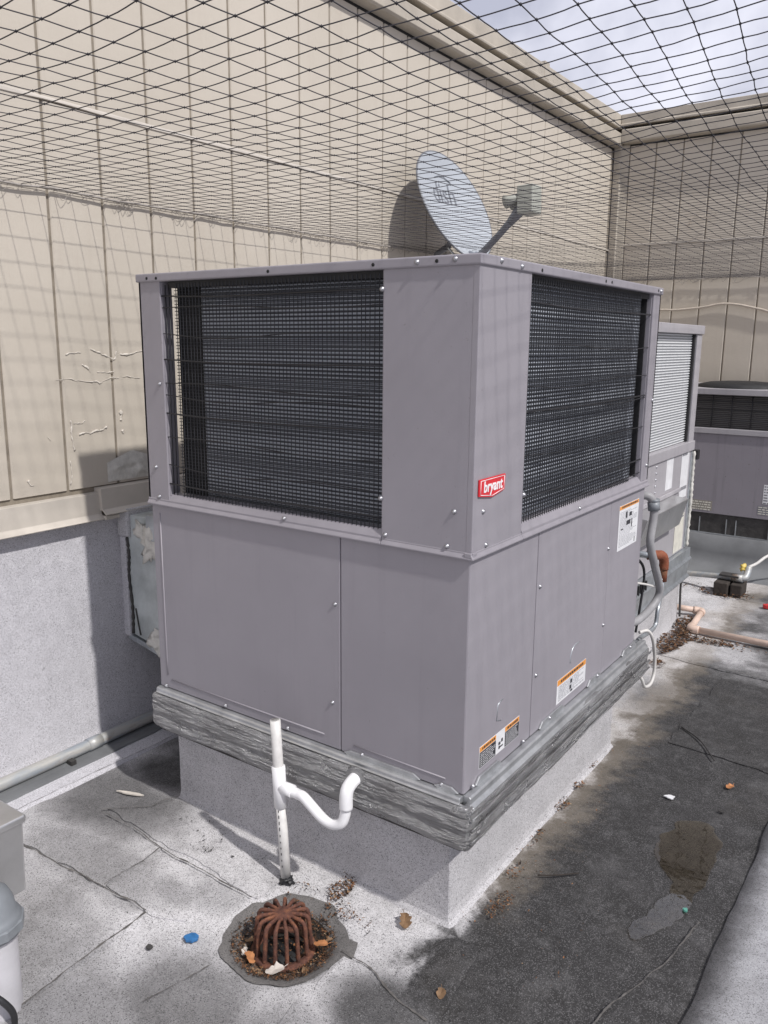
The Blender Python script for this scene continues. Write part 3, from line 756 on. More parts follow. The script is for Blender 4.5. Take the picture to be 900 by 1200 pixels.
# screws
for x, z in ((-1.064, 1.10), (-1.055, 1.012), (-.232, 1.012), (-.042, 1.093), (-.059, 1.010)): on_left(obj('screw', SCREW, unit), x, z, -PR-.001)
for x, z in ((-.558, 1.010), (-.246, 1.586), (-.246, 1.10), (-1.03, 1.345)): on_left(obj('screw', SCREW, unit), x, z, -PR-.0015)
for x, z in ((-.149, 1.640), (-.052, 1.642)): on_left(obj('screw', SCREW, unit), x, z, -.0125)
for x, z in ((-.392, .804), (-.402, .529)): on_left(obj('screw', SCREW, unit), x, z, -.0012)
for x, z in ((-1.058, 1.639), (-1.018, 1.638), (-.593, 1.639), (-.268, 1.640), (-.098, 1.640)): on_left(obj('screw_hole', HOLE, unit), x, z, -.0122)
for y, z in ((.04, 1.092), (.059, 1.010), (1.226, 1.283), (1.213, 1.062), (.25, 1.10)): on_right(obj('screw', SCREW, unit), y, z, PR+.001)
for y, z in ((.077, 1.643), (.178, 1.638), (1.215, 1.640)): on_right(obj('screw', SCREW, unit), y, z, .0125)
for y, z in ((.622, 1.006),): on_right(obj('screw', SCREW, unit), y, z, PR+.002)
for y, z in ((.386, .829), (.901, .829), (.899, .574), (.387, .575)): on_right(obj('screw', SCREW, unit), y, z, .002)
for y, z in ((.287, 1.638), (.711, 1.640), (.758, 1.640), (1.19, 1.641)): on_right(obj('screw_hole', HOLE, unit), y, z, .0122)
# scratches and small pressed marks
mb = MB(); mb.tube(smooth_path([(.0015, .697, .578), (.0015, .655, .575), (.0015, .635, .552), (.0015, .633, .53)], 5), .0022, 6); mb.build('pressed_mark', M_galv, unit)
mb = MB(); mb.tube([(.0012, .19, .578), (.0012, .165, .572), (.0012, .16, .53), (.0012, .185, .522)], .0016, 5); mb.build('pressed_mark', M_galv, unit)
# badge on the corner panel
XB = PR+.0012
badge = MB().prism([(.012, 1.168), (.138, 1.168), (.136, 1.131), (.074, 1.121), (.011, 1.130)], 'x', XB, XB+.004).build('badge', M_red, unit, .0008)
mb = MB()
bp_ = [(.018, 1.1645), (.1325, 1.1645), (.131, 1.1335), (.0735, 1.1248), (.0175, 1.1328)]
for i in range(5): mb.tube([(XB+.0042, *bp_[i]), (XB+.0042, *bp_[(i+1) % 5])], .0008, 4)
mb.build('badge_border', M_white, badge)
tm = text_mesh('bryant', .036, M_white, .12, .0007, .0005, .98)
to = obj('badge_lettering', tm, badge); to.matrix_local = Matrix.Translation((XB+.0046, .0755, 1.1478)) @ Matrix(((0,0,1,0),(1,0,0,0),(0,1,0,0),(0,0,0,1)))
# stickers: helper on a +x facing plane
def sticker(parent, x, y0, y1, z0, z1, base, header=None, hh=.12, rows=10, ink=M_inklight, pict=None, seed=0, name='sticker', th=.0006):
    rnd = random.Random(seed)
    s = MB().box(x, x+th, y0, y1, z0, z1).build(name, base, parent)
    w, h = y1-y0, z1-z0; t = th+.0003
    if header:
        MB().box(x, x+t, y0+w*.01, y1-w*.01, z1-h*hh, z1-h*.01).build('sticker_header', header, s)
        m = MB()
        a = y0+w*.12
        while a < y1-w*.12:
            l = rnd.uniform(.03, .07)*w; m.box(x, x+t+.0003, a, a+l, z1-h*hh*.72, z1-h*hh*.30); a += l+.02*w
        m.build('header_print', M_ink, s)
    m = MB(); top = z1-h*(hh+.06 if header else .07)
    for k in range(rows):
        zz = top-(top-z0-h*.06)*k/rows; a = y0+w*.06
        if pict and pict[0] < k/rows < pict[1]: continue
        end = y1-w*rnd.choice((.06, .08, .25, .4))
        while a < end:
            l = rnd.uniform(.02, .11)*w; m.box(x, x+t, a, min(a+l, end), zz-h*.35/rows*1.0, zz); a += l+.018*w
    m.build('sticker_print', ink, s)
    return s
st = sticker(unit, .0015, .985, 1.178, .80, .952, M_paper, M_orange, .09, 26, seed=3)
mb = MB()
for (a, b, c, d) in ((1.05, 1.065, .903, .925), (1.085, 1.11, .905, .918), (1.06, 1.10, .878, .893), (1.11, 1.118, .865, .893), (1.01, 1.03, .868, .872), (1.15, 1.155, .806, .822)): mb.box(.0015, .0026, a, b, c, d)
mb.build('sticker_pictogram', M_ink, st)['kind'] = 'stuff'
st = sticker(unit, .0018, .541, .764, .428, .503, M_paper, M_orange, .24, 13, seed=4)
mb = MB()
for (a, b, c, d) in ((.642, .655, .462, .474), (.638, .65, .444, .456), (.646, .66, .434, .440)): mb.box(.0018, .0031, a, b, c, d)
mb.build('sticker_pictogram', M_ink, st)['kind'] = 'stuff'
st = MB().box(.001, .0017, .073, .294, .434, .492).build('sticker', M_paper, unit)
for (a, b, sd_) in ((.0745, .160, 1), (.211, .2925, 2)):
    k = MB().box(.0012, .0020, a, b, .4355, .4765).build('black_field', M_ink, st)
    MB().box(.0012, .0021, a, b, .478, .491).build('sticker_header', M_orange, st)
    m = MB(); rn = random.Random(sd_)
    q = a+.012
    while q < b-.012: l = rn.uniform(.004, .010); m.box(.0012, .0024, q, q+l, .4815, .4875); q += l+.003
    m.build('header_print', M_ink, st)
    m = MB()
    for r_ in range(7):
        z = .472-.0052*r_; q = a+.004
        while q < b-.008-.02*rn.random(): l = rn.uniform(.005, .018); m.box(.0012, .0023, q, min(q+l, b-.004), z-.0013, z); q += l+.003
    m.build('sticker_print', M_paper, st)
mb = MB()
for (a, b, c, d) in ((.175, .186, .455, .463), (.190, .199, .459, .468), (.176, .184, .444, .452), (.182, .200, .446, .450)): mb.box(.001, .0022, a, b, c, d)
mb.build('sticker_pictogram', M_ink, st)['kind'] = 'stuff'

# ------------------------------------------------------------------ curb under the main unit
curb = thing('roof_curb', 'pale granule covered curb wrapped in crinkled silver flashing under the nearest unit', 'curb', 'curbs under the units')
def skirt(name, path, prof, mat, parent, seed, amp=.003, step=.03, closed=True, smooth=True, crink=None):
    """sweep a (offset outward, z) profile round a rectangular path x0,x1,y0,y1"""
    x0, x1, y0, y1 = path; pts = []
    def run(ax, ay, bx, by, nx_, ny_):
        l = math.hypot(bx-ax, by-ay); n = max(2, int(l/step))
        for k in range(n): pts.append((ax+(bx-ax)*k/n, ay+(by-ay)*k/n, nx_, ny_))
    c = .0025
    run(x0+c, y0, x1-c, y0, 0, -1); run(x1-c, y0, x1, y0+c, .7, -.7); run(x1, y0+c, x1, y1-c, 1, 0); run(x1, y1-c, x1-c, y1, .7, .7); run(x1-c, y1, x0+c, y1, 0, 1); run(x0+c, y1, x0, y1-c, -.7, .7); run(x0, y1-c, x0, y0+c, -1, 0); run(x0, y0+c, x0+c, y0, -.7, -.7)
    m = MB(); vs = []; n = len(prof)
    for (px, py, nx_, ny_) in pts:
        for i, (o, z) in enumerate(prof):
            d = amp*nz3(px*8+seed, py*8, z*10) if amp else 0
            dz = 0
            if crink: dd, dz = crink(px, py, z, i); d += dd
            vs.append((px+nx_*(o+d), py+ny_*(o+d), z+dz))
    P = len(pts)
    m.add(vs, [(j*n+i, ((j+1) % P)*n+i, ((j+1) % P)*n+i+1, j*n+i+1) for j in range(P) for i in range(n-1)], smooth)
    return m.build(name, mat, parent)
skirt('curb_wall', (-1.065, -.048, .030, 1.205), [(0, .30), (.001, .24), (.0, .16), (.0, .08), (.0, .03), (.004, .010), (.012, .002), (.018, -.006)], M_curb, curb, 3, .0015, .04, smooth=False)
def crinkle(px, py, z, i):
    s = px-py
    d = .0045*(.5-abs(nz3(s*3.5+z*4, z*34, 1)))+.0045*(.4-abs(nz3(s*7-z*6, z*75, 5)))+.0018*nz3(s*22, z*110, 3)
    if py > .02 and px > -.02: d = d*.45+(.004 if int(z*38) % 2 else 0.)
    return d, .008*nz3(s*3.1, 7, 1)*(1 if z < .30 else .3)
prof = [(0., .274), (.006, .270), (.008, .275)]+[(.009+.0015*math.sin(k*.6), .275+.0047*k) for k in range(1, 21)]+[(.006, .374), (.0, .379), (-.012, .381)]
skirt('foil_flashing', (-1.106, .020, -.020, 1.328), prof, M_foil, curb, 9, .001, .009, smooth=False, crink=crinkle)
skirt('ledge', (-1.095, .0, -.005, 1.315), [(0, .25), (.0, .30)], M_tar, curb, 1, 0)
MB().box(-1.09, -.004, .0, 1.31, .25, .395).build('curb_frame', M_galv, curb)
# folded steel base rails with clips
def rail(face):
    m = MB()
    pr = [(.0, .398), (-.017, .398), (-.021, .394), (-.021, .380), (-.030, .372), (-.030, .366), (-.012, .366), (.0, .372)]
    if face == 'L': m.prism([(0, .398), (-.014, .398), (-.018, .394), (-.018, .386), (-.022, .382), (0, .380)], 'x', -1.10, -.0); return m.build('base_rail', M_rail, curb, .001)
    m.prism([(-a, b) for a, b in pr], 'y', 0., 1.32); return m.build('base_rail', M_rail, curb, .001)
rl = rail('L'); rr_ = rail('R')
for a, b in ((.05, .19), (.42, .60), (.78, .90), (1.10, 1.25)):
    mb = MB(); mb.prism([(a, .402), (a+.02, .418), (b-.02, .418), (b, .402), (b-.015, .396), (a+.015, .396)], 'x', .002, .0075); mb.build('rail_clip', M_rail, rr_, .001)
for a, b in ((-.36, -.12), (-.08, -.01)):
    mb = MB(); mb.prism([(a, .402), (a+.02, .412), (b-.02, .412), (b, .402), (b-.015, .396), (a+.015, .396)], 'y', -.0075, -.002); mb.build('rail_clip', M_rail, rl, .001)
for x, z in ((-1.07, .405), (-.807, .410), (-.561, .410), (-.302, .411), (-.06, .408)): on_left(obj('screw', SCREW, curb), x, z, -.004)
for y, z in ((.034, .409), (.312, .411), (.485, .412), (.86, .413), (1.18, .412)): on_right(obj('screw', SCREW, curb), y, z, .008)
# long steps of layered metal on the sunny side
for z, o, s in ((.352, .037, 1), (.322, .036, 2), (.292, .037, 3)):
    m = MB(); P = [(o+.002*nz3(y*3, s, 0), y, z+.004*nz3(y*2.2, s, 4)) for y in [-.02+.03*i for i in range(46)]]
    m.tube(P, .0035, 6); m.build('flashing_fold', M_foil, curb)

# ------------------------------------------------------------------ supply duct behind the unit
duct = thing('wall_duct', 'weathered silver duct with white mastic between the wall and nearest unit', 'duct')
mb = MB(); mb.prism([(-1.575, .40), (-1.10, .31), (-1.10, .868), (-1.575, .85)], 'y', .25, .80); mb.build('duct_body', M_duct, duct, .004)
MB().box(-1.595, -1.535, .235, .82, .77, .875).build('duct_flange', M_curb, duct, .006)
MB().box(-1.595, -1.560, .240, .81, .385, .77).build('duct_flange', M_wallcap, duct, .006)
mb = MB(); mb.prism([(-1.575, .395), (-1.10, .305), (-1.10, .285), (-1.575, .375)], 'y', .243, .81); mb.build('duct_lip', M_galv, duct, .003)
MB().box(-1.43, -1.30, .232, .249, .775, .87).build('duct_strap', M_galv, duct, .003)
mb = MB(); mb.tube(smooth_path([(-1.558, .248, .77), (-1.55, .246, .70), (-1.556, .247, .62), (-1.545, .246, .5), (-1.55, .247, .40)], 8), [.003+.004*abs(math.sin(k*1.9)) for k in range(33)], 6); mb.build('tar_streak', M_tar, duct)
mb = MB(); mb.tube(smooth_path([(-1.53, .248, .50), (-1.52, .247, .45), (-1.51, .248, .40)], 8), .003, 6); mb.build('tar_streak', M_tar, duct)
def blob(cx, cy, cz, rx, ry, rz, seed, mat, name, parent):
    m = MB(); vs = []; U, V_ = 16, 10
    for j in range(V_+1):
        for i in range(U):
            a = 2*math.pi*i/U; b = math.pi*j/V_; d = Vector((math.sin(b)*math.cos(a), math.sin(b)*math.sin(a), math.cos(b))); f = 1+.9*nz3(d.x*1.7+seed, d.y*1.7, d.z*1.7)
            vs.append((cx+d.x*rx*f, cy+d.y*ry*f, cz+d.z*rz*f))
    m.add(vs, [(j*U+i, j*U+(i+1) % U, (j+1)*U+(i+1) % U, (j+1)*U+i) for j in range(V_) for i in range(U)], True)
    return m.build(name, mat, parent)
blob(-1.415, .244, .765, .05, .02, .055, 1, M_mastic, 'mastic', duct); blob(-1.47, .246, .80, .035, .014, .03, 2, M_mastic, 'mastic', duct)
blob(-1.37, .248, .70, .016, .010, .05, 3, M_mastic, 'mastic', duct); blob(-1.41, .246, .395, .045, .016, .035, 4, M_mastic, 'mastic', duct)
blob(-1.37, .247, .81, .03, .012, .018, 5, M_mastic, 'mastic', duct)

# ------------------------------------------------------------------ conduit at the wall foot
cond = thing('wall_conduit', 'long weathered pipe lying along the foot of the sunlit wall', 'pipe')
mb = MB(); mb.tube([(-1.548, -3.5+.1*i, .042+.002*math.sin(i*.7)) for i in range(75)], .021, 12); mb.build('pipe', M_conduit, cond)
mb = MB(); mb.tube([(-1.548, .02, .042), (-1.548, .075, .042)], .0235, 12); mb.build('coupling', M_conduit, cond)
MB().box(-1.57, -1.505, -.075, -.055, .004, .033).build('support_clip', M_tar, cond)
MB().box(-1.57, -1.505, 1.5, 1.52, .004, .033).build('support_clip', M_tar, cond)

# ------------------------------------------------------------------ condensate drain
cd = thing('condensate_drain', 'white plastic drain pipe with trap and open vent beside the round drain', 'drain pipe')
b0 = Vector((-.503, -.084, .004)); b1 = Vector((-.536, -.080, .472)); ax = (b1-b0).normalized()
def at_z(z): return b0+ax*((z-b0.z)/ax.z)
mb = MB(); mb.tube([at_z(.015), at_z(.13), at_z(.25)], .0142, 16); mb.build('drop_pipe', M_pvc_old, cd)
mb = MB(); mb.tube([at_z(.27), at_z(.40), at_z(.472), at_z(.472), at_z(.43)], [.0142, .0142, .0142, .0115, .0113], 16, False); mb.build('vent_pipe', M_pvc_old, cd)
tee = at_z(.285)
mb = MB(); mb.tube([at_z(.222), at_z(.223), at_z(.34), at_z(.341)], [.0145, .0185, .0185, .0145], 16); mb.tube([tee+Vector((0, 0, -.003)), tee+Vector((.028, .002, -.004)), tee+Vector((.045, .003, -.005))], [.0175, .0175, .0175], 16); mb.build('tee_fitting', M_pvc, cd)
P0 = tee+Vector((.03, .002, -.004))
trap = [P0, P0+Vector((.03, .003, -.004)), (-.44, -.078, .276), (-.41, -.078, .258), (-.378, -.077, .238), (-.345, -.075, .231), (-.318, -.072, .242), (-.308, -.068, .268), (-.306, -.066, .30)]
mb = MB(); mb.tube(smooth_path(trap, 6), .0142, 16); mb.build('trap_bend', M_pvc, cd)
mb = MB(); mb.tube(smooth_path([(-.306, -.066, .285), (-.306, -.066, .315), (-.306, -.060, .338), (-.304, -.040, .352), (-.302, -.012, .357), (-.302, .01, .357)], 5), .0178, 16); mb.build('elbow_fitting', M_pvc, cd)
mb = MB(); mb.tube([(-.302, -.032, .355), (-.302, -.024, .356)], [.030, .034], 16); mb.build('sealant_ring', M_foil, cd)
rnd = random.Random(4)
m = MB()
for k in range(10):
    z = .05+.018*k; p = at_z(z); m.box(p.x+.001, p.x+.0035, p.y-.0146, p.y-.0138, z, z+rnd.uniform(.004, .011))
m.build('pipe_print', M_ink, cd)
blob(-.497, -.088, .010, .020, .016, .010, 6, M_wire, 'tar_dab', cd)

# ------------------------------------------------------------------ roof drain
rd = thing('roof_drain', 'round roof drain with rusty ribbed dome strainer in a dark sump', 'roof drain')
m = MB(); vs = []; rings = (.158, .142, .125, .105, .09); n = 72
for ri, r in enumerate(rings):
    for k in range(n):
        a = 2*math.pi*k/n; rj = r*(1+(.10*nz3(math.cos(a)*1.8, math.sin(a)*1.8, 2) if ri < 2 else .03*nz3(math.cos(a)*2, math.sin(a)*2, 4)))
        if ri == 0 and -.6 < a < .6: rj *= 1.12
        x = DC[0]+rj*math.cos(a); y = DC[1]+rj*math.sin(a)
        vs.append((x, y, deck_z(x, y)+(.0035 if ri == 0 else .009 if ri > 1 else .007)+.002*nz3(x*30, y*30, 1)))
m.add(vs, [(j*n+k, j*n+(k+1) % n, (j+1)*n+(k+1) % n, (j+1)*n+k) for j in range(len(rings)-1) for k in range(n)], True)
m.build('sump_flashing', M_bowl, rd)
SC = (-.354, -.260); SZ = -.030
m = MB(); m.lathe([(.0001, .1135), (.020, .113), (.0255, .110), (.0265, .104), (.0001, .100)], 24, (SC[0], SC[1], SZ)); dome = m.build('strainer_cap', M_rust, rd)
m = MB(); m.lathe([(.062, .004), (.080, .004), (.082, .010), (.078, .016), (.064, .016), (.062, .004)], 36, (SC[0], SC[1], SZ)); m.build('strainer_ring', M_rust, rd)
def rib(a, name='strainer_rib'):
    prof = [(.018, .108), (.034, .108), (.050, .107), (.0600, .103), (.0645, .093), (.0665, .070), (.0695, .035), (.0715, .008)]
    m = MB(); vs = []
    t = Vector((-math.sin(a), math.cos(a), 0)); rd_ = Vector((math.cos(a), math.sin(a), 0))
    P = smooth_path([(r, 0, z) for r, z in prof], 3)
    for i, p in enumerate(P):
        q = P[min(i+1, len(P)-1)]-P[max(i-1, 0)]; q = Vector((q.x, q.z)).normalized(); nn = Vector((-q.y, q.x))
        w = .0032+.0016*min(1, i/9); d = .0045
        for (s1, s2) in ((-1, -1), (1, -1), (1.0, .2), (.55, 1), (-.55, 1), (-1.0, .2)):
            rr2 = p.x+nn.x*d*s2; zz2 = p.z+nn.y*d*s2
            v = Vector((SC[0], SC[1], SZ+zz2))+rd_*rr2+t*(w*s1)
            vs.append(v)
    n = 6; K = len(P)
    m.add(vs, [(i*n+k, i*n+(k+1) % n, (i+1)*n+(k+1) % n, (i+1)*n+k) for i in range(K-1) for k in range(n)], True)
    return m.build(name, M_rust, rd)
for k in range(15): rib(2*math.pi*(k+.3)/15)
m = MB(); m.lathe([(.128, .012), (.115, .009), (.09, .004), (.05, .003)], 40, (SC[0], SC[1], SZ)); m.build('wet_soil', M_soil, rd)
m = MB(); m.lathe([(.05, -.05), (.055, .0), (.0001, -.001)], 20, (SC[0], SC[1], SZ)); m.build('throat', M_dark, rd)

# ------------------------------------------------------------------ litter
def flakes(name, spots, mat, label):
    m = MB(); rn = random.Random(name)
    for (cx, cy, rx, ry, cnt, size, hz) in spots:
        for _ in range(cnt):
            a = rn.random()*2*math.pi; r = math.sqrt(rn.random()); x = cx+rx*r*math.cos(a); y = cy+ry*r*math.sin(a)
            if math.hypot(x-SC[0], y-SC[1]) < .082 and hz < .02 and rn.random() < .6: continue
            l = size*(.35+1.1*rn.random()**2+(.9 if rn.random() < .04 else 0)); w = l*rn.uniform(.25, .6); t = rn.random()*6.28
            u = Vector((math.cos(t), math.sin(t), rn.uniform(-.4, .4)))*l*.5; v = Vector((-math.sin(t), math.cos(t), rn.uniform(-.4, .4)))*w*.5
            c = Vector((x, y, deck_z(x, y)+.010+rn.random()*hz)); th = Vector((0, 0, .0007))
            m.add([c-u, c-v*.9, c+u, c+v*.9, c-th+u*.1], [(0, 1, 2, 3), (0, 4, 1), (1, 4, 2), (2, 4, 3), (3, 4, 0)])
    return tag(m.build(name, mat), label, 'litter', kind='stuff')
ring = []
for k in range(40):
    a = 2*math.pi*k/40; ring.append((SC[0]+.105*math.cos(a), SC[1]+.105*math.sin(a), .030, .030, 110, .0065, .010))
flakes('leaf_litter', ring+[(SC[0], SC[1], .06, .06, 260, .01, .004), (-.35, -.035, .028, .045, 190, .011, .01), (-.36, .01, .03, .03, 60, .009, .008), (-.30, -.095, .05, .03, 120, .009, .006), (-.22, -.10, .03, .02, 20, .008, .004), (-.43, -.10, .05, .04, 50, .008, .004)], M_debris, 'brown leaf litter in and around the round roof drain')
flakes('leaf_litter', [(.03, .16, .03, .06, 150, .010, .006), (.0, .32, .02, .05, 60, .010, .004), (-.02, .5, .015, .06, 50, .010, .004), (-.03, .72, .02, .05, 90, .010, .004), (-.03, .86, .015, .03, 50, .01, .004), (-.05, 1.02, .02, .04, 60, .01, .004), (-.01, .95, .10, .9, 220, .007, .002), (.12, .2, .2, .3, 120, .006, .002)], M_debris, 'orange brown litter strewn along the foot of the nearest curb')
flakes('leaf_litter', [(-.17, 2.45, .06, .22, 900, .022, .02), (-.2, 2.75, .05, .12, 420, .02, .014), (-.05, 2.55, .14, .05, 380, .018, .012), (-.15, 2.1, .04, .05, 110, .018, .01), (.12, 2.55, .2, .05, 90, .016, .006)], M_debris, 'reddish brown litter heaped by the salmon coloured pipe')
flakes('leaf_litter', [(-.15, 3.45, .16, .10, 260, .022, .012), (-.32, 3.5, .12, .06, 60, .02, .006)], M_debris, 'dark reddish litter round the soaked wooden block')
flakes('grit', [(-.8, -.05, .25, .06, 40, .008, .002), (-.8, -.12, .04, .03, 26, .011, .003), (-.6, -.5, .5, .4, 90, .006, .001), (.25, .3, .25, 1.2, 260, .006, .002), (-.3, -.1, .25, .06, 70, .006, .002)], M_tar, 'loose dark grit scattered over the roof')
def leaf(name, x, y, z, l, w, rot, mat, label, lobes=5, curl=.25, cat='leaf', group='dry leaves'):
    m = MB(); n = 36; top = []; 
    for k in range(n):
        a = 2*math.pi*k/n; f = (1-.34*(.5+.5*math.cos(a*lobes*2))*abs(math.sin(a)) if lobes else 1)*(1+.5*nz3(math.cos(a)*2+x*50, math.sin(a)*2, y*50))
        px, py = l*.5*math.cos(a)*(1-.1*abs(math.sin(a))), w*.5*math.sin(a)*f
        top.append((px, py, curl*l*(py/(w*.5))**2*.5+curl*l*.3*math.sin(px/l*5)))
    c = math.cos(rot); s = math.sin(rot)
    T = lambda p, dz: (x+p[0]*c-p[1]*s, y+p[0]*s+p[1]*c, z+p[2]+dz)
    ctr = (0, 0, 0)
    vs = [T(p, .001) for p in top]+[T(ctr, .001)]+[T(p, -.0002) for p in top]+[T(ctr, -.0002)]
    fs = [(k, (k+1) % n, n) for k in range(n)]+[(n+1+(k+1) % n, n+1+k, 2*n+1) for k in range(n)]+[(k, n+1+k, n+1+(k+1) % n, (k+1) % n) for k in range(n)]
    m.add(vs, fs)
    m.tube([T((l*.4, 0, 0), .0015), T((l*.72, .004, .004), .002)], .0008, 4)
    o = m.build(name, mat); return tag(o, label, cat, group)
leaf('dry_leaf', -.139, -.035, .012, .050, .032, 2.2, M_leaf, 'curled brown lobed leaf lying in front of the curb corner', 5, .35)
leaf('dry_leaf', -.262, -.225, .012, .036, .024, .4, M_leaf2, 'orange leaf lying on the right of the rusty strainer', 0, .2)
leaf('dry_leaf', -.380, -.352, .002, .040, .026, 2.8, M_leaf2, 'orange leaf lying on the near left of the rusty strainer', 3, .25)
leaf('dry_leaf', -.305, -.345, .0, .046, .030, .9, M_leaf3, 'pale torn leaf lying just in front of the rusty strainer', 0, .15)
leaf('dry_leaf', .387, 1.15, .010, .03, .022, 1., M_leaf2, 'small orange leaf on the dark roof beyond the puddle', 0, .2)
leaf('dry_leaf', .06, -.185, .010, .03, .02, 1.9, M_leaf, 'small brown leaf on dark patch at the bottom edge', 0, .3)
for (lx, ly, ll, lr, lm, lt) in ((-.43, -.30, .03, .4, M_leaf, 'brown leaf on the far left of the sump soil'), (-.25, -.30, .028, 2.4, M_leaf, 'brown leaf on the near right of the sump soil'), (-.345, -.372, .032, 1.1, M_leaf, 'brown leaf at the near edge of the sump'), (-.415, -.335, .026, 2.0, M_leaf3, 'small pale leaf at the left edge of the sump'), (-.27, -.185, .024, .9, M_leaf, 'brown leaf on the far right of the sump soil')):
    leaf('dry_leaf', lx, ly, -.010, ll, ll*.6, lr, lm, lt, 3, .3)
def chip(name, x, y, l, w, rot, mat, label, cat, h=.004, seed=0):
    m = MB(); p = blobpoly(0, 0, l*.5, w*.5, 0, seed, 14, .25); c = math.cos(rot); s = math.sin(rot); z = deck_z(x, y)+.006
    m.prism([(x+a*c-b*s, y+a*s+b*c) for a, b in p], 'z', z, z+h); return tag(m.build(name, mat, None, .0008), label, cat)
chip('plastic_scrap', -.538, -.395, .034, .026, .6, M_blue, 'small blue plastic scrap on the pale roof', 'scrap', .008, 1)
chip('stick', -1.214, -.058, .085, .012, .35, M_caulk, 'pale cream stick lying near the wall foot', 'stick', .006, 2)
chip('pebble', -.600, -.475, .018, .014, .3, M_tar, 'dark pebble lying left of the round drain', 'pebble', .006, 3)
chip('plastic_scrap', .436, .434, .014, .012, .3, simple('green plastic', (.10, .30, .24), .4, 0, .1, 30, 0), 'tiny green plastic scrap by the puddle', 'scrap', .006, 4)
chip('plastic_scrap', .102, 3.307, .045, .03, .3, M_redbit, 'small red plastic scrap at far right on the roof', 'scrap', .02, 5)
chip('paper_scrap', .241, .967, .03, .022, .3, M_paper, 'small white scrap on the dark roof strip', 'scrap', .004, 6)
chip('pebble', .40, .98, .02, .01, .2, M_tar, 'black flat pebble on the dark roof strip', 'pebble', .005, 7)
m = MB(); m.tube(smooth_path([(.13, 1.50, .012), (.22, 1.42, .016), (.30, 1.30, .012)], 6), .003, 5); tag(m.build('twig', M_tar), 'thin dark twig lying on the wet dark roof', 'twig')
m = MB(); m.tube(smooth_path([(.06, .335, .012), (.10, .36, .014), (.15, .41, .012)], 6), .002, 5); tag(m.build('twig', M_wood), 'short twig lying beside the long curb', 'twig')

# ------------------------------------------------------------------ satellite dish
dish = thing('satellite_dish', 'pale grey satellite dish with feed arm on the wall above the units', 'satellite dish')
c0 = Vector((-1.355, 2.205, 2.155)); nrm = Vector((.79, -.016, .358)).normalized(); vv = (Vector((0, 0, 1))-nrm*nrm.z).normalized(); hh = vv.cross(nrm)
MD = Matrix.Translation(c0) @ Matrix((hh, vv, nrm)).transposed().to_4x4()     # local: x side, y up, z outwards
RX, RY = .312, .294
def bowl(z_off, name, mat, flip=False):
    m = MB(); vs = [(0, 0, -.055+z_off)]; K, n = 9, 56
    for j in range(1, K+1):
        t = j/K
        for k in range(n):
            a = 2*math.pi*k/n; vs.append((RX*t*math.cos(a), RY*t*math.sin(a), -.055*(1-t*t)+z_off))
    fs = [(0, 1+k, 1+(k+1) % n) for k in range(n)]+[(1+j*n+k, 1+(j+1)*n+k, 1+(j+1)*n+(k+1) % n, 1+j*n+(k+1) % n) for j in range(K-1) for k in range(n)]
    m.add([MD @ Vector(v) for v in vs], fs, True); return m.build(name, mat, dish)
refl = bowl(0, 'reflector', M_dish); bowl(-.006, 'reflector_back', M_dishback)
m = MB(); m.tube([MD @ Vector((RX*math.cos(a*math.pi/28), RY*math.sin(a*math.pi/28), -.004)) for a in range(57)], .0048, 6); m.build('rim', M_dishback, dish)
tm = text_mesh('dish', .16, M_dishink, 0, -.0005, .0005, .85)
for v in tm.vertices:
    t2 = ((v.co.x)/RX)**2+((v.co.y+.085)/RY)**2; v.co.z += -.055*(1-t2)+.0015
to = obj('dish_lettering', tm, refl)
to.matrix_local = MD @ Matrix.Translation((0, .085, 0))
m = MB(); m.tube([MD @ Vector(p) for p in ((-.06, .165, -.034), (-.02, .178, -.030), (.03, .176, -.030), (.085, .155, -.033))], .0022, 5); m.build('dish_lettering', M_dishink, refl)
arm = [MD @ Vector(p) for p in ((0, -.30, -.03), (0, -.292, .02), (0, -.25, .16), (0, -.215, .26), (0, -.195, .315))]
m = MB(); m.tube(arm, [.017, .019, .017, .019, .024], 8); m.build('feed_arm', M_dishback, dish)
m = MB(); m.tube([MD @ Vector(p) for p in ((0, -.225, .235), (0, -.20, .30), (0, -.19, .33))], [.02, .03, .028], 8); m.build('arm_bracket', M_dishback, dish)
q = MD @ Vector((0, -.14, .335))
mb_l = MB().box(-.050, .050, -.064, .066, -.042, .042); mb_l.v = [tuple(MD @ (Vector((0, -.180, .365))+Matrix.Rotation(R(22), 3, 'X') @ Vector(v))) for v in mb_l.v]
lnb = mb_l.build('feed_housing', M_lnb, dish, .006)
m = MB(); m.tube([MD @ Vector(p) for p in ((0.03, -.150, .33), (0.03, -.140, .285), (0.03, -.135, .262))], [.02, .024, .033], 12); m.build('feed_horn', M_lnb, dish)
m = MB(); m.tube([MD @ Vector(p) for p in ((-.03, -.150, .33), (-.03, -.140, .285), (-.03, -.135, .262))], [.02, .024, .033], 12); m.build('feed_horn', M_lnb, dish)
m = MB().box(-.022, .022, -.012, .012, .042, .0445); m.v = [tuple(MD @ (Vector((.005, -.155, .365))+Matrix.Rotation(R(22), 3, 'X') @ Vector(v))) for v in m.v]; m.build('housing_label', M_ink, lnb)
m = MB(); m.tube([MD @ Vector((0, -.12, -.06)), MD @ Vector((0, -.16, -.12)), Vector((-1.50, 2.26, 1.93)), Vector((-1.54, 2.27, 1.80)), Vector((-1.585, 2.27, 1.76))], .016, 10); m.build('mast', M_dishback, dish)
m = MB(); m.box(-1.588, -1.578, 2.21, 2.33, 1.66, 1.80); m.build('wall_plate', M_dishback, dish, .003)
m = MB(); m.tube(smooth_path([MD @ Vector((-.02, -.30, -.03)), MD @ Vector((-.06, -.27, -.06)), MD @ Vector((-.09, -.20, -.08))], 5), .006, 6); m.build('clamp_bolt', M_galv, dish)

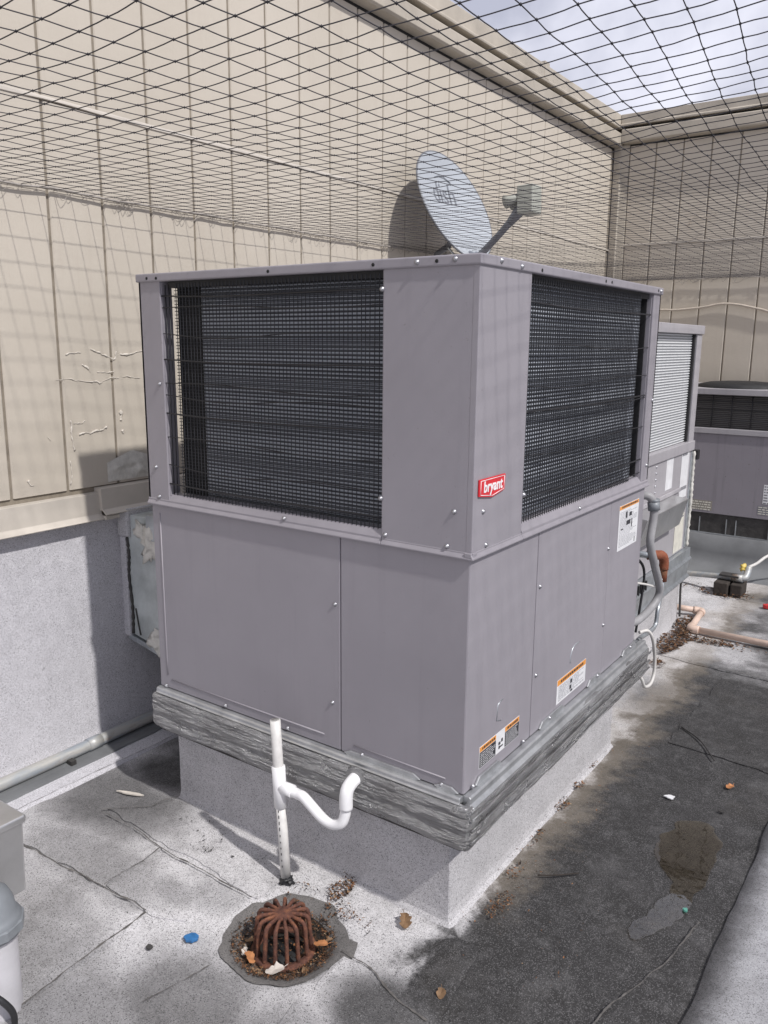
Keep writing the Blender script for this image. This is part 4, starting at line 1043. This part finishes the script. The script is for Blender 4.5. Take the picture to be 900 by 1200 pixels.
# ================================================================== SECOND UNIT
X2 = -.25
u2 = thing('rooftop_unit', 'weathered grey air conditioning unit with pale coil face, behind the nearest unit', 'air conditioner', 'rooftop air conditioners')
def b2(name, *a, bev=.003, m=M_unit2, par=None): return MB().box(*a).build(name, m, par or u2, bev)
Y20, Y21 = 1.56, 2.80
b2('cabinet', -1.40, X2, Y20, Y21, .41, .955)
b2('top_panel', -1.41, X2+.010, Y20-.01, Y21+.012, 1.522, 1.565)
b2('corner_post', X2-.05, X2+.002, 2.715, Y21+.002, .958, 1.521)
b2('corner_post', X2-.05, X2+.002, Y20, 1.66, .958, 1.521)
b2('mid_rail', X2-.05, X2+.010, Y20, Y21+.006, .935, .985)
b2('post_flange', X2-.03, X2-.006, 2.695, 2.714, .986, 1.521, m=M_dark)
MB().box(-.32, -.272, 1.66, 2.70, .986, 1.521).build('coil', M_coil2, u2)
b2('rear_panel', -1.40, -.40, Y20, Y21, .956, 1.521)
m = MB()
for k in range(43):
    z = .99+.0125*k; m.box(-.273, -.268, 1.66, 2.694, z, z+.005)
o = m.build('coil_fins', M_coil2, u2); o['kind'] = 'stuff'
m = MB(); m.prism([(X2, .815), (X2+.055, .80), (X2+.055, .795), (X2+.105, .66), (X2+.1, .655), (X2, .66)], 'y', 1.9, 2.46)
m = MB(); hp = [(X2+.001, .745), (X2+.085, .735), (X2+.05, .60), (X2+.001, .60)]; m.prism(hp, 'y', 1.85, 2.48); m.build('vent_hood', M_alu, u2, .003)
b2('hood_flange', X2, X2+.012, 1.84, 2.60, .745, .765)
sticker(u2, X2+.001, 2.61, 2.745, .70, .955, M_paper, None, 0, 5, M_inkgrey, (.05, .7), 5)
sticker(u2, X2+.001, 2.585, 2.745, .42, .615, M_cream, None, 0, 9, M_inkgrey, (.2, .9), 6)
b2('faded_patch', X2+.0005, X2+.001, 2.36, 2.47, .78, .93, bev=0, m=M_paper)
b2('corner_trim', X2-.03, X2+.006, 2.775, Y21+.008, .42, .93, m=M_galv)
m = MB(); m.tube(smooth_path([(X2+.012, 2.80, .93), (X2+.010, 2.806, .8), (X2+.014, 2.80, .7), (X2+.010, 2.81, .55), (X2+.012, 2.805, .42)], 9), [.004+.006*abs(math.sin(k*1.3)) for k in range(37)], 7); m.build('sealant', M_mastic, u2)
b2('cable_gland', X2-.01, X2+.03, 2.80, 2.84, .885, .935, m=M_dark)
for z in (.72, .75, .78, .81, .84, .87, .90): on_right(obj('screw', SCREW, u2), 2.20, z+.015, X2+.001)
c2 = thing('roof_curb', 'pale curb with bent galvanised rail under the weathered second unit', 'curb', 'curbs under the units')
skirt('curb_wall', (-1.38, X2-.012, 1.58, 2.80), [(0, .30), (0, .25), (0, .1), (.004, .03), (.02, .005), (.03, -.006)], M_curb, c2, 6, .004)
m = MB(); m.prism([(X2-.02, .408), (X2+.022, .408), (X2+.024, .36), (X2+.034, .352), (X2+.034, .345), (X2+.02, .335), (X2+.016, .262), (X2+.03, .252), (X2+.028, .246), (X2-.02, .25)], 'y', 1.56, 2.845); m.build('base_rail', M_galv, c2, .002)
m = MB()
for k in range(9): m.box(X2+.0225, X2+.03, 1.80+.035*k, 1.815+.035*k, .35, .40)
m.build('rail_louvre', M_dark, c2)
MB().box(-1.37, X2-.02, 1.59, 2.83, .25, .405).build('curb_frame', M_galv, c2)
m = MB(); m.tube(smooth_path([(X2+.0, 2.83, .27), (X2-.005, 2.82, .2), (X2+.0, 2.815, .1), (X2+.01, 2.79, .03)], 6), .006, 6); m.build('tar_seam', M_tar, c2)

# ================================================================== THIRD UNIT
u3 = thing('rooftop_unit', 'low dark grey air conditioning unit in front of the shaded end wall', 'air conditioner', 'rooftop air conditioners')
Y3 = 4.02
def b3(name, *a, bev=.003, m=M_unit3): return MB().box(*a).build(name, m, u3, bev)
b3('cabinet', -1.25, .85, Y3, 4.85, .375, .905)
b3('mid_rail', -1.26, .86, Y3-.012, 4.86, .905, .94, m=M_unit2)
b3('top_panel', -1.27, .87, Y3-.018, 4.87, 1.158, 1.196, m=M_unit2)
b3('inner_cabinet', -1.24, .84, Y3+.10, 4.84, .94, 1.158, m=M_dark)
MB().box(-1.2, .8, Y3+.03, Y3+.08, .94, 1.158).build('coil', M_coil3, u3)
b3('corner_post', .80, .85, Y3, Y3+.05, .94, 1.158); b3('corner_post', -1.25, -1.2, Y3, Y3+.05, .94, 1.158)
m = MB(); m.lathe([(.0001, .034), (.12, .032), (.2, .026), (.27, .010), (.275, -.01)], 36, (-.36, 4.32, 1.203)); m.build('fan_cover', M_dark, u3)
for k in range(17):
    x = -1.18+.12*k; m = MB(); m.tube([(x, Y3+.012, .942), (x, Y3+.012, 1.156)], .0035, 5); m.build('guard_bar', M_black, u3)
for z in (1.0, 1.065, 1.12):
    m = MB(); m.tube([(-1.2, Y3+.008, z), (-.3, Y3+.008, z-.003), (.8, Y3+.008, z)], .0025, 5); m.build('guard_bar', M_black, u3)
def sticker3(x0, x1, z0, z1, mat, rows, seed):
    rn = random.Random(seed); s = MB().box(x0, x1, Y3-.0012, Y3, z0, z1).build('sticker', mat, u3); m = MB()
    for k in range(rows):
        a = x0+.004; zz = z1-(z1-z0)*(k+.6)/rows
        while a < x1-.008: l = rn.uniform(.006, .025); m.box(a, min(a+l, x1-.003), Y3-.0018, Y3, zz-.3*(z1-z0)/rows, zz+.12*(z1-z0)/rows); a += l+.005
    m.build('sticker_print', M_cream if mat is not M_paper else M_inkgrey, s)
M_faded = simple('faded sticker', (.26, .24, .21), .6, 0, .2, 40, 0)
sticker3(-.535, -.405, .392, .458, M_faded, 4, 1); sticker3(-.125, .05, .405, .462, M_inkgrey, 4, 2); sticker3(-.10, .05, .475, .60, M_paper, 7, 3)
c3 = thing('roof_curb', 'black curb with grey membrane flashing under the low third unit', 'curb', 'curbs under the units')
MB().box(-1.24, .84, Y3+.012, 4.84, .0, .373).build('curb_frame', M_tar, c3)
for x in (-.48, -.31, -.25, -.05): MB().box(x, x+.006, Y3+.006, Y3+.013, .245, .345).build('nailer_strap', M_galv, c3)
m = MB(); m.box(-1.24, .84, Y3+.004, Y3+.013, .236, .243); m.build('termination_bar', M_galv, c3)
m = MB(); vs = []; pr = [(4.035, .238), (4.005, .228), (4.0, .12), (3.985, .06), (3.93, .02), (3.84, .010), (3.82, -.005)]
xs3 = [-1.6+.05*i for i in range(55)]
for x in xs3:
    for (y, z) in pr: vs.append((x, y+.006*nz3(x*4, z*9, 2), z+.004*nz3(x*5, y*5, 7)))
n = len(pr); m.add(vs, [(j*n+i, j*n+i+1, (j+1)*n+i+1, (j+1)*n+i) for j in range(len(xs3)-1) for i in range(n-1)], True); m.build('membrane_flashing', M_membrane, c3)

# ================================================================== PIPES AND CABLES BETWEEN THE UNITS
fx = thing('flexible_conduit', 'thick grey flexible conduit curving down beside the big white sticker', 'conduit')
m = MB(); P = smooth_path([(-.03, 1.255, .945), (.005, 1.27, .945), (.022, 1.285, .915), (.024, 1.285, .86), (.022, 1.275, .78), (.026, 1.33, .69), (.028, 1.40, .60), (.026, 1.42, .55), (.015, 1.38, .51), (.0, 1.27, .485), (-.03, 1.2, .48)], 10)
m.tube(P, .0145, 12); m.build('conduit_hose', M_flex, fx)
m = MB(); m.tube([(.020, 1.284, .925), (.0235, 1.2865, .895)], .021, 10); m.tube([(.022, 1.285, .935), (.0225, 1.2855, .925)], .0195, 8); m.build('connector', M_postgrey, fx)
m = MB(); m.tube([(-.05, 1.262, .93), (-.05, 1.262, .66)], .010, 10); tag(m.build('riser_pipe', M_galv), 'thin galvanised riser between the first two units', 'pipe')
m = MB(); m.tube(smooth_path([(-.04, 1.24, .72), (-.02, 1.30, .70), (-.01, 1.34, .64), (-.015, 1.33, .5), (-.02, 1.32, .42)], 8), .005, 6); tag(m.build('thin_cable', M_wire), 'thin dark cable hanging behind the grey conduit', 'cable')
m = MB(); m.tube(smooth_path([(-.03, 1.245, .63), (.0, 1.32, .61), (.02, 1.42, .58), (.02, 1.46, .60)], 8), .0045, 6); tag(m.build('thin_cable', M_cable), 'thin pale cable crossing behind the grey conduit', 'cable')
rp = thing('gas_pipe', 'rusty orange pipe elbow between the first two units', 'pipe')
m = MB(); m.tube([(-.25, 1.60, .645), (-.09, 1.61, .645), (-.06, 1.63, .645)], .0135, 10); m.build('pipe', M_galv, rp)
m = MB(); m.tube(smooth_path([(-.085, 1.612, .645), (-.06, 1.632, .645), (-.042, 1.66, .640), (-.036, 1.675, .615), (-.036, 1.678, .58)], 6), .0195, 12); m.build('elbow', M_rust2, rp)
m = MB(); m.tube([(-.036, 1.678, .60), (-.036, 1.678, .53)], .0165, 12); m.build('nipple', M_rust2, rp)
m = MB(); m.tube(smooth_path([(-.036, 1.678, .54), (-.03, 1.65, .48), (-.02, 1.585, .44), (-.02, 1.57, .38), (-.02, 1.50, .37), (-.015, 1.38, .385), (-.01, 1.32, .39)], 9), .0085, 8); tag(m.build('flexible_tube', M_galv), 'slim grey tube running from the rusty elbow to the silver flashing', 'tube')
m = MB(); m.tube(smooth_path([(.0, 1.30, .43), (.02, 1.335, .43), (.03, 1.37, .39), (.03, 1.415, .31), (.03, 1.425, .24), (.03, 1.39, .205), (.025, 1.335, .21), (.02, 1.31, .245), (.005, 1.30, .275)], 9), .0062, 8); tag(m.build('cable_loop', M_cable), 'white cable looping down from the silver flashing corner', 'cable')
pv = thing('condensate_pipe', 'salmon pink plastic pipe zigzagging along the roof to the right edge', 'pipe')
A = [(-.33, 2.90, .045), (-.165, 2.955, .030), (-.142, 2.64, .026), (1.2, 2.56, .05)]
for a, b in zip(A[:-1], A[1:]): m = MB(); m.tube([a, b], .0165, 12); m.build('pipe', M_salmon, pv)
for i in (1, 2):
    a, b, c = (Vector(A[k]) for k in (i-1, i, i+1)); d1 = (a-b).normalized(); d2 = (c-b).normalized()
    m = MB(); m.tube(smooth_path([b+d1*.045, b+d1*.012, b+d2*.012, b+d2*.045], 4), .0215, 12); m.build('elbow', M_salmon, pv)
bk = thing('pipe_support', 'dark soaked wooden block carrying the far conduit', 'support block')
MB().box(-.215, -.135, 3.40, 3.56, .003, .085).build('block', M_wood, bk, .006); MB().box(-.125, -.060, 3.42, 3.57, .003, .08).build('block', M_wood, bk, .006)
cp = thing('floor_conduit', 'grey conduit crossing the wooden block with a yellow capped end', 'conduit')
m = MB(); m.tube([(-1.2, 3.60, .05), (-.44, 3.58, .06), (-.20, 3.50, .098), (-.085, 3.48, .108)], .017, 10); m.build('pipe', M_conduit, cp)
m = MB(); m.tube([(-.13, 3.487, .105), (-.07, 3.48, .11)], .023, 10); m.tube(smooth_path([(-.085, 3.48, .11), (-.06, 3.49, .115), (-.055, 3.52, .14), (-.055, 3.54, .17)], 4), .02, 10); m.build('elbow', M_conduit, cp)
blob(-.085, 3.53, .165, .020, .020, .019, 3, M_yellow, 'yellow_cap', cp)
m = MB(); m.tube(smooth_path([(-.055, 3.54, .17), (-.02, 3.58, .19), (.02, 3.65, .225), (.08, 3.75, .24), (.3, 3.95, .25), (.8, 4.0, .28)], 6), .009, 8); m.build('whip', M_cable, cp)
m = MB(); m.box(-.20, -.09, 3.455, 3.53, .112, .122); m.build('strap', M_tar, cp)

# ================================================================== FOREGROUND POST AND BOX
fb = thing('junction_box', 'shiny aluminium box at the left edge of the roof foreground', 'junction box')
m = MB(); m.prism([(-1.03, .19), (-.802, .19), (-.79, .385), (-1.03, .385)], 'y', -.85, -.66); m.build('box_body', M_alu, fb, .006, 3)
m = MB(); m.box(-1.035, -.785, -.855, -.655, .372, .392); m.build('box_lid', M_alu, fb, .005, 3)
for y in (-.80, -.71): MB().box(-.93, -.89, y-.02, y+.02, .0, .20).build('box_leg', M_galv, fb, .002)
fp = thing('vent_post', 'pale grey post with rounded dark grey cap at the lower left corner', 'post')
pc = (-.725, -.790)
m = MB(); m.lathe([(.050, -.01), (.050, .215)], 24, (*pc, 0)); m.build('post', M_post, fp)
m = MB(); m.lathe([(.051, .195), (.0635, .20), (.0635, .232), (.058, .24), (.0535, .246), (.050, .27), (.040, .293), (.022, .306), (.0001, .31)], 8 if False else 28, (*pc, 0)); m.build('cap', M_postgrey, fp)
m = MB(); m.lathe([(.0640, .203), (.069, .206), (.069, .226), (.0640, .229)], 10, (*pc, 0), False); m.build('cap_nut', M_postgrey, fp)
m = MB(); m.tube(smooth_path([(-.735, -.845, .10), (-.69, -.845, .105), (-.655, -.825, .09), (-.64, -.805, .05), (-.643, -.805, .01), (-.66, -.83, .006)], 7), .007, 8); tag(m.build('black_cable', M_wire), 'black cable looping at the foot of the grey capped post', 'cable')
